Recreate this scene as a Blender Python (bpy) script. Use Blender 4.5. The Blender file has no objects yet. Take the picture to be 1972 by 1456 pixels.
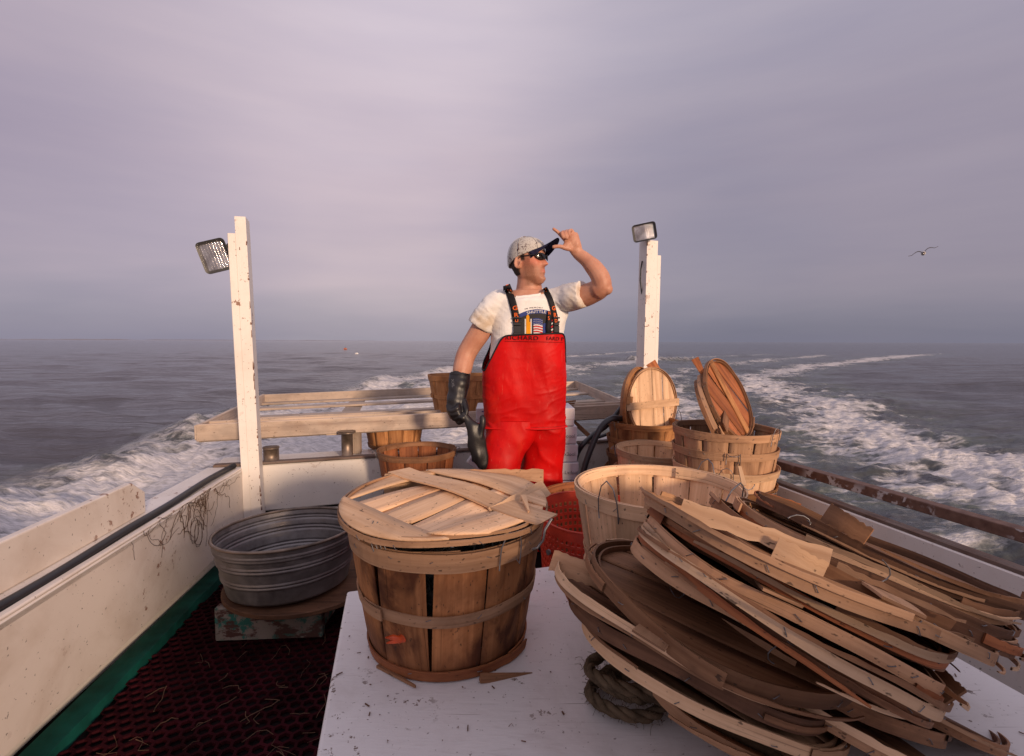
import bpy, bmesh, math, random
import numpy as np
from math import sin, cos, tan, pi, radians, atan, atan2, sqrt, exp
from mathutils import Vector, Matrix, noise
from mathutils.bvhtree import BVHTree

random.seed(7)
scn = bpy.context.scene
col = scn.collection

# ------------------------------------------------------------------ camera
CAM = Vector((0.0, 0.0, 1.2))
FPX = 1000.0                       # focal length in photo pixels (photo is 1972 wide)
pitch = atan(71 / FPX); roll = radians(0.2)
cf = Vector((0, cos(pitch), -sin(pitch)))
_u = Vector((0, sin(pitch), cos(pitch))); _r = Vector((1, 0, 0))
cr = _r * cos(roll) + _u * sin(roll)
cu = _u * cos(roll) - _r * sin(roll)
cam = bpy.data.cameras.new('camera'); cam.sensor_width = 36; cam.lens = 36 * FPX / 1972
cam.clip_start = 0.02; cam.clip_end = 20000
camo = bpy.data.objects.new('camera', cam); col.objects.link(camo)
camo.matrix_world = Matrix(((cr.x, cu.x, -cf.x, CAM.x), (cr.y, cu.y, -cf.y, CAM.y), (cr.z, cu.z, -cf.z, CAM.z), (0, 0, 0, 1)))
scn.camera = camo
scn.view_settings.view_transform = 'Standard'
scn.view_settings.look = 'None'
scn.view_settings.exposure = 0.26
scn.view_settings.gamma = 1.0

def ray(px, py): return cf + cr * ((px - 986) / FPX) + cu * ((728 - py) / FPX)
def Q(px, py, Y):                  # point seen at a photo pixel, at distance Y
    d = ray(px, py); return CAM + d * (Y / d.y)
def P(px, py, z):                  # point seen at a photo pixel, on the level z
    d = ray(px, py); return CAM + d * ((z - CAM.z) / d.z)

# ------------------------------------------------------------------ sun and sky
SUN_AZ = radians(30)               # sun stands behind the camera, this far to its right
SUN_EL = radians(12)
to_sun = Vector((sin(SUN_AZ) * cos(SUN_EL), -cos(SUN_AZ) * cos(SUN_EL), sin(SUN_EL)))
sl = bpy.data.lights.new('sun', 'SUN'); sl.energy = 3.0; sl.angle = radians(6); sl.color = (1.0, 0.72, 0.49)
so = bpy.data.objects.new('sun', sl); col.objects.link(so)
so.rotation_euler = to_sun.to_track_quat('Z', 'Y').to_euler(); so.location = (2, -4, 4)

def sky_world():
    w = bpy.data.worlds.new('World'); scn.world = w; w.use_nodes = True
    nt = w.node_tree; N = nt.nodes; Lk = nt.links; N.clear()
    out = N.new('ShaderNodeOutputWorld')
    tc = N.new('ShaderNodeTexCoord')
    sep = N.new('ShaderNodeSeparateXYZ'); Lk.new(tc.outputs['Generated'], sep.inputs[0])
    ramp = N.new('ShaderNodeValToRGB'); e = ramp.color_ramp
    # elevation ramp of a thin purple overcast (z of the view direction)
    stops = [(0.0, (.300, .280, .335)), (.04, (.345, .312, .365)), (.12, (.490, .408, .445)), (.28, (.525, .440, .488)),
             (.5, (.590, .520, .580)), (.8, (.60, .54, .60)), (1.0, (.55, .50, .57))]
    e.elements[0].position = stops[0][0]; e.elements[0].color = (*stops[0][1], 1)
    e.elements[1].position = stops[-1][0]; e.elements[1].color = (*stops[-1][1], 1)
    for p_, c_ in stops[1:-1]:
        x = e.elements.new(p_); x.color = (*c_, 1)
    # clouds: stretched noise
    mp = N.new('ShaderNodeMapping'); mp.inputs['Scale'].default_value = (1.0, 1.0, 4.2)
    mp.inputs['Rotation'].default_value = (0.0, radians(-9), 0.0)
    Lk.new(tc.outputs['Generated'], mp.inputs[0])
    n1 = N.new('ShaderNodeTexNoise'); n1.inputs['Scale'].default_value = 1.5; n1.inputs['Detail'].default_value = 4; n1.inputs['Roughness'].default_value = .45
    n1.inputs['Distortion'].default_value = .6
    Lk.new(mp.outputs[0], n1.inputs['Vector'])
    # lower the clouds' edge of the ramp by the noise
    m1 = N.new('ShaderNodeMath'); m1.operation = 'MULTIPLY_ADD'; m1.inputs[1].default_value = .20; m1.inputs[2].default_value = -.10
    Lk.new(n1.outputs[0], m1.inputs[0])
    ab = N.new('ShaderNodeMath'); ab.operation = 'ADD'; Lk.new(sep.outputs[2], ab.inputs[0]); Lk.new(m1.outputs[0], ab.inputs[1])
    Lk.new(ab.outputs[0], ramp.inputs[0])
    # darker bank in the right half of the sky, dot with a direction
    def lobe(d, lo, hi):
        v = N.new('ShaderNodeVectorMath'); v.operation = 'DOT_PRODUCT'; v.inputs[1].default_value = Vector(d).normalized()
        Lk.new(tc.outputs['Generated'], v.inputs[0])
        a = N.new('ShaderNodeMath'); a.operation = 'MULTIPLY_ADD'; a.inputs[1].default_value = .09; 
        Lk.new(n1.outputs[0], a.inputs[0]); Lk.new(v.outputs['Value'], a.inputs[2])
        mr = N.new('ShaderNodeMapRange'); mr.interpolation_type = 'SMOOTHERSTEP'
        mr.inputs['From Min'].default_value = lo; mr.inputs['From Max'].default_value = hi
        Lk.new(a.outputs[0], mr.inputs[0]); return mr.outputs[0]
    def mul(c_in, fac, colr):
        mx = N.new('ShaderNodeMix'); mx.data_type = 'RGBA'; mx.blend_type = 'MULTIPLY'
        Lk.new(fac, mx.inputs['Factor']); Lk.new(c_in, mx.inputs['A']); mx.inputs['B'].default_value = (*colr, 1)
        return mx.outputs['Result']
    c = ramp.outputs[0]
    c = mul(c, lobe((.75, .9, .20), .66, 1.08), (.60, .62, .69))
    c = mul(c, lobe((-1.1, .6, .95), .78, 1.06), (.72, .71, .75))
    c = mul(c, lobe((-.9, .9, .08), .93, 1.05), (.78, .80, .88))
    c = mul(c, lobe((-.45, .9, .22), .70, 1.06), (1.06, 1.03, 1.03))
    c = mul(c, lobe((.2, .95, .13), .97, 1.05), (.90, .93, .96))
    # finer streaks
    mp2 = N.new('ShaderNodeMapping'); mp2.inputs['Scale'].default_value = (1.4, 1.4, 9.0); mp2.inputs['Rotation'].default_value = (0, radians(-14), 0)
    Lk.new(tc.outputs['Generated'], mp2.inputs[0])
    n2 = N.new('ShaderNodeTexNoise'); n2.inputs['Scale'].default_value = 2.2; n2.inputs['Detail'].default_value = 5; Lk.new(mp2.outputs[0], n2.inputs['Vector'])
    mr2 = N.new('ShaderNodeMapRange'); mr2.inputs['From Min'].default_value = .3; mr2.inputs['From Max'].default_value = .7
    mr2.inputs['To Min'].default_value = 0; mr2.inputs['To Max'].default_value = 1; Lk.new(n2.outputs[0], mr2.inputs[0])
    c = mul(c, mr2.outputs[0], (.90, .91, .945))
    bg1 = N.new('ShaderNodeBackground'); bg1.inputs[1].default_value = 1.0; Lk.new(c, bg1.inputs[0])
    # physically based sky glimmering through the overcast
    sk = N.new('ShaderNodeTexSky'); sk.sky_type = 'NISHITA'; sk.sun_disc = False
    sk.sun_elevation = SUN_EL; sk.sun_rotation = pi - SUN_AZ
    bg2 = N.new('ShaderNodeBackground'); bg2.inputs[1].default_value = .05; Lk.new(sk.outputs[0], bg2.inputs[0])
    mix = N.new('ShaderNodeMixShader'); mix.inputs[0].default_value = .10
    Lk.new(bg1.outputs[0], mix.inputs[1]); Lk.new(bg2.outputs[0], mix.inputs[2]); Lk.new(mix.outputs[0], out.inputs[0])
sky_world()

# ------------------------------------------------------------------ helpers
def tag(o, label=None, cat=None, group=None, kind=None):
    if label: o['label'] = label
    if cat: o['category'] = cat
    if group: o['group'] = group
    if kind: o['kind'] = kind
    return o

def empty(name, loc=(0, 0, 0), label=None, cat=None, group=None, rot=None):
    o = bpy.data.objects.new(name, None); col.objects.link(o); o.location = loc
    if rot is not None: o.matrix_world = Matrix.Translation(loc) @ rot.to_4x4()
    o.empty_display_size = .05
    return tag(o, label, cat, group)

class MB:
    """collects faces with uv (metres: u along the grain, v across)"""
    def __init__(s): s.v = []; s.f = []; s.uv = []; s.mi = []; s.sm = []
    def face(s, idx, uv=None, mi=0, sm=True):
        s.f.append(idx); s.uv.append(uv or [(0, 0)] * len(idx)); s.mi.append(mi); s.sm.append(sm)
    def grid(s, pts, uvs=None, close_u=False, close_v=False, mi=0, sm=True, flip=False):
        n = len(pts); m = len(pts[0]); b = len(s.v)
        for row in pts: s.v.extend([tuple(p) for p in row])
        for i in range(n if close_u else n - 1):
            for j in range(m if close_v else m - 1):
                i2 = (i + 1) % n; j2 = (j + 1) % m
                idx = [b + i * m + j, b + i2 * m + j, b + i2 * m + j2, b + i * m + j2]
                if uvs:
                    ue = uvs[i + 1] if i + 1 < len(uvs) else uvs[i]
                    def g(r, q): return r[q] if q < len(r) else r[q - 1]
                    uv = [g(uvs[i], j), g(ue, j), g(ue, j + 1), g(uvs[i], j + 1)]
                else: uv = None
                if flip: idx.reverse(); uv = uv[::-1] if uv else None
                s.face(idx, uv, mi, sm)
    def tube(s, pts, rad, n=8, mi=0, cap=True, up=None, sm=True, twist=0.0, closed=False):
        pts = [Vector(p) for p in pts]; m = len(pts)
        if not hasattr(rad, '__len__'): rad = [rad] * m
        prev = Vector(up) if up is not None else None
        rings = []; L = 0; uvs = []
        for i in range(m):
            if closed: t = pts[(i + 1) % m] - pts[i - 1]
            else: t = pts[min(i + 1, m - 1)] - pts[max(i - 1, 0)]
            t.normalize()
            if prev is None: prev = Vector((0, 0, 1)) if abs(t.z) < .9 else Vector((1, 0, 0))
            a = prev - t * prev.dot(t)
            if a.length < 1e-5: a = t.orthogonal()
            a.normalize(); b = t.cross(a); prev = a
            r = rad[i]; ra, rb = (r if hasattr(r, '__len__') else (r, r))
            if i: L += (pts[i] - pts[i - 1]).length
            rings.append([pts[i] + a * (cos(k * 2 * pi / n + twist * L) * ra) + b * (sin(k * 2 * pi / n + twist * L) * rb) for k in range(n)])
            mr = max(ra, rb)
            uvs.append([(L, k * 2 * pi / n * mr) for k in range(n + 1)])
        s.grid(rings, uvs, close_u=closed, close_v=True, mi=mi, sm=sm)
        if cap and not closed:
            b0 = len(s.v) - m * n
            s.face([b0 + k for k in range(n)][::-1], [(0, 0)] * n, mi, False)
            s.face([b0 + (m - 1) * n + k for k in range(n)], [(0, 0)] * n, mi, False)
    def box(s, p0, p1, w, h, up=(0, 0, 1), mi=0, uo=None, w2=None, h2=None):
        """board from p0 to p1 (centre line), width w across, h along up"""
        p0 = Vector(p0); p1 = Vector(p1); t = p1 - p0; L = t.length; t.normalize()
        a = Vector(up) - t * Vector(up).dot(t); a.normalize(); b = t.cross(a)
        if uo is None: uo = (random.random() * 40, random.random() * 40)
        w2 = w if w2 is None else w2; h2 = h if h2 is None else h2
        c = []
        for (p, ww, hh) in ((p0, w, h), (p1, w2, h2)):
            for (sa, sb) in ((-1, -1), (-1, 1), (1, 1), (1, -1)):
                c.append(p + a * (sa * hh / 2) + b * (sb * ww / 2))
        i = len(s.v); s.v.extend([tuple(x) for x in c])
        U, V = uo
        def q(ix, uv): s.face([i + k for k in ix], [(U + x, V + y) for x, y in uv], mi, False)
        q((0, 1, 5, 4), ((0, 0), (0, w), (L, w), (L, 0)))
        q((1, 2, 6, 5), ((0, .5), (0, .5 + h), (L, .5 + h), (L, .5)))
        q((2, 3, 7, 6), ((0, 1), (0, 1 + w), (L, 1 + w), (L, 1)))
        q((3, 0, 4, 7), ((0, 1.5), (0, 1.5 + h), (L, 1.5 + h), (L, 1.5)))
        q((3, 2, 1, 0), ((0, 0), (w, 0), (w, h), (0, h))); q((4, 5, 6, 7), ((0, 0), (w, 0), (w, h), (0, h)))
    def prism(s, pts, z0, z1, mi=0, uo=(0, 0)):
        """flat polygon extruded in z"""
        n = len(pts); b = len(s.v)
        for z in (z0, z1): s.v.extend([(p[0], p[1], z) for p in pts])
        s.face([b + k for k in range(n)][::-1], [(uo[0] + p[0], uo[1] + p[1]) for p in pts][::-1], mi, False)
        s.face([b + n + k for k in range(n)], [(uo[0] + p[0], uo[1] + p[1]) for p in pts], mi, False)
        L = 0
        for k in range(n):
            k2 = (k + 1) % n; d = sqrt((pts[k][0] - pts[k2][0]) ** 2 + (pts[k][1] - pts[k2][1]) ** 2)
            s.face([b + k, b + k2, b + n + k2, b + n + k], [(uo[0] + L, uo[1]), (uo[0] + L + d, uo[1]), (uo[0] + L + d, uo[1] + z1 - z0), (uo[0] + L, uo[1] + z1 - z0)], mi, False)
            L += d
    def build(s, name, mats, parent=None, bevel=0, local=False, mat=None, segs=1):
        me = bpy.data.meshes.new(name); me.from_pydata(s.v, [], s.f)
        uvl = me.uv_layers.new(name='UVMap')
        flat = [c for f in s.uv for p_ in f for c in p_]
        uvl.data.foreach_set('uv', flat)
        me.polygons.foreach_set('material_index', s.mi)
        me.polygons.foreach_set('use_smooth', s.sm)
        for m_ in (mats if isinstance(mats, (list, tuple)) else [mats]): me.materials.append(m_)
        me.update()
        o = bpy.data.objects.new(name, me); col.objects.link(o)
        if parent is not None:
            if local: o.parent = parent
            else: kid(o, parent)
        if mat is not None: o.matrix_world = mat
        if bevel:
            b = o.modifiers.new('bevel', 'BEVEL'); b.width = bevel; b.segments = segs; b.limit_method = 'ANGLE'; b.angle_limit = radians(40)
        return o

def parent_world(o):
    m = o.matrix_basis.copy(); p_ = o.parent
    while p_ is not None: m = p_.matrix_basis @ m; p_ = p_.parent
    return m
def kid(o, parent):
    """make a mesh built in world coordinates a part of a thing"""
    o.data.transform(parent_world(parent).inverted()); o.parent = parent
    return o

def bake(o, *mods):
    """apply the modifiers of an object by evaluation"""
    dg = bpy.context.evaluated_depsgraph_get(); dg.update()
    me = bpy.data.meshes.new_from_object(o.evaluated_get(dg), depsgraph=dg)
    old = o.data; o.modifiers.clear(); o.data = me; bpy.data.meshes.remove(old)
    return o
def remesh(o, vs, smooth=4):
    m = o.modifiers.new('r', 'REMESH'); m.mode = 'VOXEL'; m.voxel_size = vs; m.use_smooth_shade = True
    if smooth:
        k = o.modifiers.new('s', 'SMOOTH'); k.iterations = smooth; k.factor = .5
    return bake(o)

# ------------------------------------------------------------------ materials
class NT:
    def __init__(s, name):
        s.m = bpy.data.materials.new(name); s.m.use_nodes = True; s.t = s.m.node_tree; s.N = s.t.nodes
        s.b = s.N['Principled BSDF']; s.out = s.N['Material Output']
    def l(s, a, b): s.t.links.new(a, b)
    def uv(s, sc=(1, 1, 1), rot=(0, 0, 0), kind='UV', rnd=False):
        tc = s.N.new('ShaderNodeTexCoord'); mp = s.N.new('ShaderNodeMapping'); s.l(tc.outputs[kind], mp.inputs[0])
        mp.inputs['Scale'].default_value = sc; mp.inputs['Rotation'].default_value = rot
        if rnd:
            oi = s.N.new('ShaderNodeObjectInfo'); cm = s.N.new('ShaderNodeVectorMath'); cm.operation = 'SCALE'; cm.inputs['Scale'].default_value = 37.0
            cb = s.N.new('ShaderNodeCombineXYZ')
            for i in range(3): s.l(oi.outputs['Random'], cb.inputs[i])
            s.l(cb.outputs[0], cm.inputs[0]); s.l(cm.outputs[0], mp.inputs['Location'])
        return mp.outputs[0]
    def noise(s, vec, sc=1, det=4, ro=.55, dist=0):
        n = s.N.new('ShaderNodeTexNoise'); n.inputs['Scale'].default_value = sc; n.inputs['Detail'].default_value = det
        n.inputs['Roughness'].default_value = ro; n.inputs['Distortion'].default_value = dist; s.l(vec, n.inputs['Vector']); return n.outputs[0]
    def rng(s, v, a, b, c=0., d=1., smooth=False):
        r = s.N.new('ShaderNodeMapRange'); s.l(v, r.inputs[0])
        for i, x in zip((1, 2, 3, 4), (a, b, c, d)): r.inputs[i].default_value = x
        if smooth: r.interpolation_type = 'SMOOTHSTEP'
        return r.outputs[0]
    def mix(s, f, a, b, mode='MIX'):
        x = s.N.new('ShaderNodeMix'); x.data_type = 'RGBA'; x.blend_type = mode
        for k, v in (('Factor', f), ('A', a), ('B', b)):
            if isinstance(v, (int, float)): x.inputs[k].default_value = v
            elif isinstance(v, tuple): x.inputs[k].default_value = (*v, 1)
            else: s.l(v, x.inputs[k])
        return x.outputs['Result']
    def math(s, op, a, b=None, c=None):
        x = s.N.new('ShaderNodeMath'); x.operation = op
        for i, v in enumerate((a, b, c)):
            if v is None: continue
            if isinstance(v, (int, float)): x.inputs[i].default_value = v
            else: s.l(v, x.inputs[i])
        return x.outputs[0]
    def bump(s, h, st=.3, d=.002, prev=None):
        b = s.N.new('ShaderNodeBump'); b.inputs['Strength'].default_value = st; b.inputs['Distance'].default_value = d
        s.l(h, b.inputs['Height'])
        if prev is not None: s.l(prev, b.inputs['Normal'])
        s.l(b.outputs[0], s.b.inputs['Normal']); return b.outputs[0]
    def base(s, c):
        if isinstance(c, tuple): s.b.inputs['Base Color'].default_value = (*c, 1)
        else: s.l(c, s.b.inputs['Base Color'])
    def set(s, rough=.6, metal=0, spec=.4):
        s.b.inputs['Roughness'].default_value = rough; s.b.inputs['Metallic'].default_value = metal
        s.b.inputs['Specular IOR Level'].default_value = spec

def plain(name, c, rough=.6, metal=0, spec=.4, var=.25, scale=8, bump=0):
    t = NT(name); v = t.uv(kind='Object'); n = t.noise(v, scale, 5)
    dark = tuple(x * (1 - var) for x in c); lite = tuple(min(1, x * (1 + var * .6)) for x in c)
    t.base(t.mix(t.rng(n, .3, .7), dark, lite)); t.set(rough, metal, spec)
    if bump: t.bump(t.noise(v, scale * 6, 4), bump, .002)
    return t.m

def wood(name, light, mid, dark, stain=.35, grey=0.0, speck=True, bmp=.5, sc=1.0, low=False):
    """thin split veneer: grain runs along u"""
    t = NT(name)
    pb = t.noise(t.uv((.31, .9, 1), rnd=True), 1, 1, .5)
    g1 = t.noise(t.uv((3.0 * sc, 130 * sc, 1), rnd=True), 1, 4, .6, .25)
    g2 = t.noise(t.uv((1.2 * sc, 22 * sc, 1), rnd=True), 1, 3, .5, .9)
    st = t.noise(t.uv((5, 9, 1), rnd=True), 1.0, 5, .6, .6)
    ob = t.noise(t.uv((1, 1, 1), kind='Object', rnd=True), 6.5, 4, .6)
    c = t.mix(t.rng(g1, .32, .68), mid, light)
    c = t.mix(t.math('MULTIPLY', t.rng(g2, .50, .74, smooth=True), .55), c, dark)
    c = t.mix(t.math('MULTIPLY', t.rng(st, .40 if low else .48, .62 if low else .72, smooth=True), stain), c, dark)
    c = t.mix(t.math('MULTIPLY', t.rng(ob, .48, .70, smooth=True), stain * .9), c, tuple(x * .8 for x in mid))
    if low:                                                     # tide mark of wet at the foot of the basket
        tc = t.N.new('ShaderNodeTexCoord'); sp_ = t.N.new('ShaderNodeSeparateXYZ'); t.l(tc.outputs['Object'], sp_.inputs[0])
        c = t.mix(t.math('MULTIPLY', t.rng(t.math('ADD', sp_.outputs[2], t.math('MULTIPLY', ob, .22)), .23, .12, smooth=True), .62), c, (.09, .032, .012))
    if grey: c = t.mix(t.math('MULTIPLY', t.rng(ob, .35, .6), grey), c, (.30, .27, .25))
    if speck:
        sp = t.noise(t.uv((70, 130, 1), rnd=True), 1, 2, .5)
        c = t.mix(t.math('MULTIPLY', t.rng(sp, .67, .73), .75), c, (.035, .022, .015))
        cr_ = t.noise(t.uv((2.2, 210, 1), rnd=True), 1, 2, .5, .1)
        c = t.mix(t.math('MULTIPLY', t.rng(cr_, .68, .74), .6), c, tuple(x * .4 for x in dark))
    oi = t.N.new('ShaderNodeObjectInfo')
    hs = t.N.new('ShaderNodeHueSaturation'); hs.inputs['Saturation'].default_value = .97; hs.inputs['Hue'].default_value = .494; t.l(c, hs.inputs['Color']); t.l(t.math('MULTIPLY', t.rng(oi.outputs['Random'], 0, 1, .84, 1.14), t.rng(pb, .3, .7, .66, 1.26)), hs.inputs['Value'])
    t.base(hs.outputs[0]); t.set(.72, 0, .25)
    b1 = t.bump(g1, bmp, .0012); t.bump(g2, bmp * .8, .003, b1)
    return t.m

M = {}
M['w_fresh'] = wood('veneer_fresh', (.71, .475, .28), (.60, .37, .195), (.25, .12, .055), .34)
M['w_pale'] = wood('veneer_pale', (.72, .49, .30), (.60, .385, .215), (.28, .14, .065), .32)
M['w_honey'] = wood('veneer_honey', (.52, .26, .092), (.38, .165, .05), (.11, .036, .010), .75)
M['w_brown'] = wood('veneer_brown', (.33, .17, .080), (.21, .098, .042), (.055, .024, .011), .6)
M['w_dark'] = wood('veneer_dark', (.18, .09, .046), (.10, .046, .022), (.025, .012, .007), .6)
M['w_tan'] = wood('veneer_tan', (.52, .31, .17), (.395, .22, .11), (.13, .06, .027), .5)
M['w_red'] = wood('veneer_reddish', (.42, .16, .05), (.28, .09, .028), (.08, .025, .009), .55)
M['w_wet'] = wood('veneer_wet_stained', (.50, .225, .075), (.35, .14, .040), (.08, .026, .008), 1.0, low=True)
M['w_grey'] = wood('rack_board', (.52, .41, .32), (.42, .32, .245), (.17, .11, .08), .5, grey=.3)
M['w_trim'] = wood('trim_board', (.19, .12, .09), (.13, .08, .06), (.05, .03, .022), .5, grey=.3)
M['wire'] = plain('galvanised_wire', (.20, .19, .20), .45, .7, .5)
M['black'] = plain('black_rubber', (.018, .017, .02), .42, 0, .5, bump=.15)
M['hose'] = plain('black_hose', (.022, .020, .026), .38, 0, .5, bump=.1)
M['blackcloth'] = plain('black_webbing', (.012, .010, .013), .7, 0, .3)

def white_paint(name, c=(.72, .68, .64), chips=.5, rust=(.20, .07, .03), grain=True, dirt=.3, rough=.45, gax=(60, 60, 3)):
    t = NT(name); o_ = t.uv(kind='Object')
    g = t.noise(t.uv(gax, kind='Object'), 1, 3, .5)
    d = t.noise(o_, 3.2, 6, .65, .4); c2 = t.mix(t.math('MULTIPLY', t.rng(d, .42, .75, smooth=True), dirt), c, (c[0] * .62, c[1] * .53, c[2] * .45))
    ch = t.noise(o_, 24, 6, .65); big = t.noise(o_, 2.6, 2, .5)
    m_ = t.math('MULTIPLY', t.rng(ch, .60, .63), t.rng(big, .50, .58)); m_ = t.math('MULTIPLY', m_, chips)
    c2 = t.mix(m_, c2, rust)
    sp = t.noise(o_, 85, 2, .5); c2 = t.mix(t.math('MULTIPLY', t.rng(sp, .69, .74), .7), c2, (.08, .05, .04))
    t.base(c2); t.set(rough, 0, .45)
    b1 = t.bump(d, .3, .004)
    if grain: t.bump(g, .35, .002, b1)
    return t.m
M['white_post'] = white_paint('white_post_paint', (.76, .70, .66), .9)
M['white_hull'] = white_paint('white_hull_paint', (.74, .69, .66), .25, grain=False, dirt=.25, rough=.35)
M['cream'] = white_paint('cream_board_paint', (.74, .65, .58), .8, dirt=.5, gax=(8, 8, 8))
def boxtop():
    t = NT('scuffed_white_top'); o_ = t.uv(kind='Object')
    d = t.noise(o_, 4.5, 6, .65, .6); c = t.mix(t.math('MULTIPLY', t.rng(d, .46, .72, smooth=True), .38), (.70, .665, .67), (.43, .37, .35))
    for rz, sc_, th in ((.3, 1, .70), (1.35, 1.3, .71), (-.5, .8, .72)):
        s_ = t.noise(t.uv((4 * sc_, 190 * sc_, 4), rot=(0, 0, rz), kind='Object'), 1, 2, .5, .15); mk = t.noise(o_, 3.1 * sc_, 3, .5)
        c = t.mix(t.math('MULTIPLY', t.math('MULTIPLY', t.rng(s_, th, th + .03), t.rng(mk, .48, .56)), .55), c, (.20, .15, .14))
    w = t.noise(t.uv((16, 90, 16), rot=(0, 0, .26), kind='Object'), 1, 4, .6, .3)
    c = t.mix(t.math('MULTIPLY', t.rng(w, .58, .72), .22), c, (.34, .29, .28))
    ch = t.noise(o_, 30, 6, .7); big = t.noise(o_, 2.1, 2, .5); c = t.mix(t.math('MULTIPLY', t.rng(ch, .61, .63), t.rng(big, .52, .58)), c, (.16, .11, .09))
    sp = t.noise(o_, 110, 2, .5); c = t.mix(t.math('MULTIPLY', t.rng(sp, .70, .74), .6), c, (.10, .06, .05))
    t.base(c); t.l(t.rng(d, .4, .7, .38, .6), t.b.inputs['Roughness']); t.bump(w, .4, .002, t.bump(d, .3, .004)); return t.m
M['boxtop'] = boxtop()
M['lamp_white'] = plain('lamp_housing_paint', (.70, .66, .63), .35, 0, .5, .1)

def peel():
    t = NT('peeling_green_white_paint'); o_ = t.uv(kind='Object')
    n1 = t.noise(o_, 14, 6, .7, .3); n2 = t.noise(t.uv((1, 1, 2), kind='Object'), 9, 6, .65); n3 = t.noise(o_, 4, 3, .5)
    c = t.mix(t.rng(n1, .50, .56), (.22, .185, .165), (.03, .13, .11))
    c = t.mix(t.rng(n2, .53, .58), c, (.075, .035, .03)); c = t.mix(t.math('MULTIPLY', t.rng(n3, .5, .7), .5), c, (.05, .03, .025))
    t.base(c); t.set(.8, 0, .2); t.bump(n2, .6, .004); return t.m
M['peel'] = peel()
def railpaint():
    t = NT('peeling_brown_rail'); o_ = t.uv(kind='Object')
    n1 = t.noise(o_, 16, 5, .6, .4); n2 = t.noise(o_, 3.5, 2, .5)
    f = t.math('MULTIPLY', t.rng(n1, .52, .55), t.rng(n2, .45, .52))
    c = t.mix(t.rng(t.noise(o_, 30, 4), .3, .7), (.085, .04, .03), (.17, .095, .07))
    geo = t.N.new('ShaderNodeNewGeometry'); sp = t.N.new('ShaderNodeSeparateXYZ'); t.l(geo.outputs['Normal'], sp.inputs[0])
    f = t.math('MULTIPLY', f, t.rng(sp.outputs[2], .7, .3))
    t.base(t.mix(f, c, (.45, .42, .42))); t.set(.6); t.bump(n1, .4, .002); return t.m
M['rail'] = railpaint()
M['teal'] = plain('teal_paint', (.004, .070, .054), .6, 0, .3, .5, 12)
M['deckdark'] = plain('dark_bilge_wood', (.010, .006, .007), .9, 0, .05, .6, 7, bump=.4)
M['mat'] = plain('red_rubber_mat', (.030, .004, .007), .85, 0, .06, .6, 6, bump=.3)
M['pipe'] = plain('rusty_steel', (.20, .15, .12), .45, .6, .5, .6, 14, bump=.2)
M['redplastic'] = plain('red_plastic', (.50, .045, .022), .4, 0, .45, .4, 10)
M['rope'] = plain('fibre_rope', (.13, .092, .06), .95, 0, .1, .5, 40, bump=.8)
M['weed'] = plain('dry_weed', (.10, .055, .035), .8, 0, .2)
# ================================================================== SEA
SEA = -0.3
_rs = np.random.RandomState(11)
_perm = _rs.rand(64, 64, 64)
def vnoise(x, y, z=0.0):
    """smooth value noise on numpy arrays"""
    z = np.zeros_like(x) + z
    xi = np.floor(x).astype(int); yi = np.floor(y).astype(int); zi = np.floor(z).astype(int)
    fx = x - xi; fy = y - yi; fz = z - zi
    fx = fx * fx * (3 - 2 * fx); fy = fy * fy * (3 - 2 * fy); fz = fz * fz * (3 - 2 * fz)
    def g(a, b, c): return _perm[(xi + a) & 63, (yi + b) & 63, (zi + c) & 63]
    def lx(b, c): return g(0, b, c) * (1 - fx) + g(1, b, c) * fx
    def ly(c): return lx(0, c) * (1 - fy) + lx(1, c) * fy
    return ly(0) * (1 - fz) + ly(1) * fz
def fbm(x, y, o=4, z=0.0):
    a = 0; am = .5; t = 0
    for k in range(o): a = a + am * vnoise(x * 2 ** k + 13.7 * k, y * 2 ** k + 7.3 * k, z); t += am; am *= .55
    return a / t
def band(x, y, pts):
    """distance to a polyline relative to its half width, signed side is dropped; returns (1-d/hw) clipped"""
    best = np.full(x.shape, -9.0)
    for (a, b) in zip(pts[:-1], pts[1:]):
        ax, ay, aw, ai = a; bx, by, bw, bi = b
        dx, dy = bx - ax, by - ay; L2 = dx * dx + dy * dy
        t = np.clip(((x - ax) * dx + (y - ay) * dy) / L2, 0, 1)
        d = np.hypot(x - ax - t * dx, y - ay - t * dy); w = aw + (bw - aw) * t; I = ai + (bi - ai) * t
        best = np.maximum(best, np.where(d < w * 1.6, (1 - d / w) * 1.0 + (I - 1), -9))
    return np.clip(best, -1, 1.4)

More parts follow.
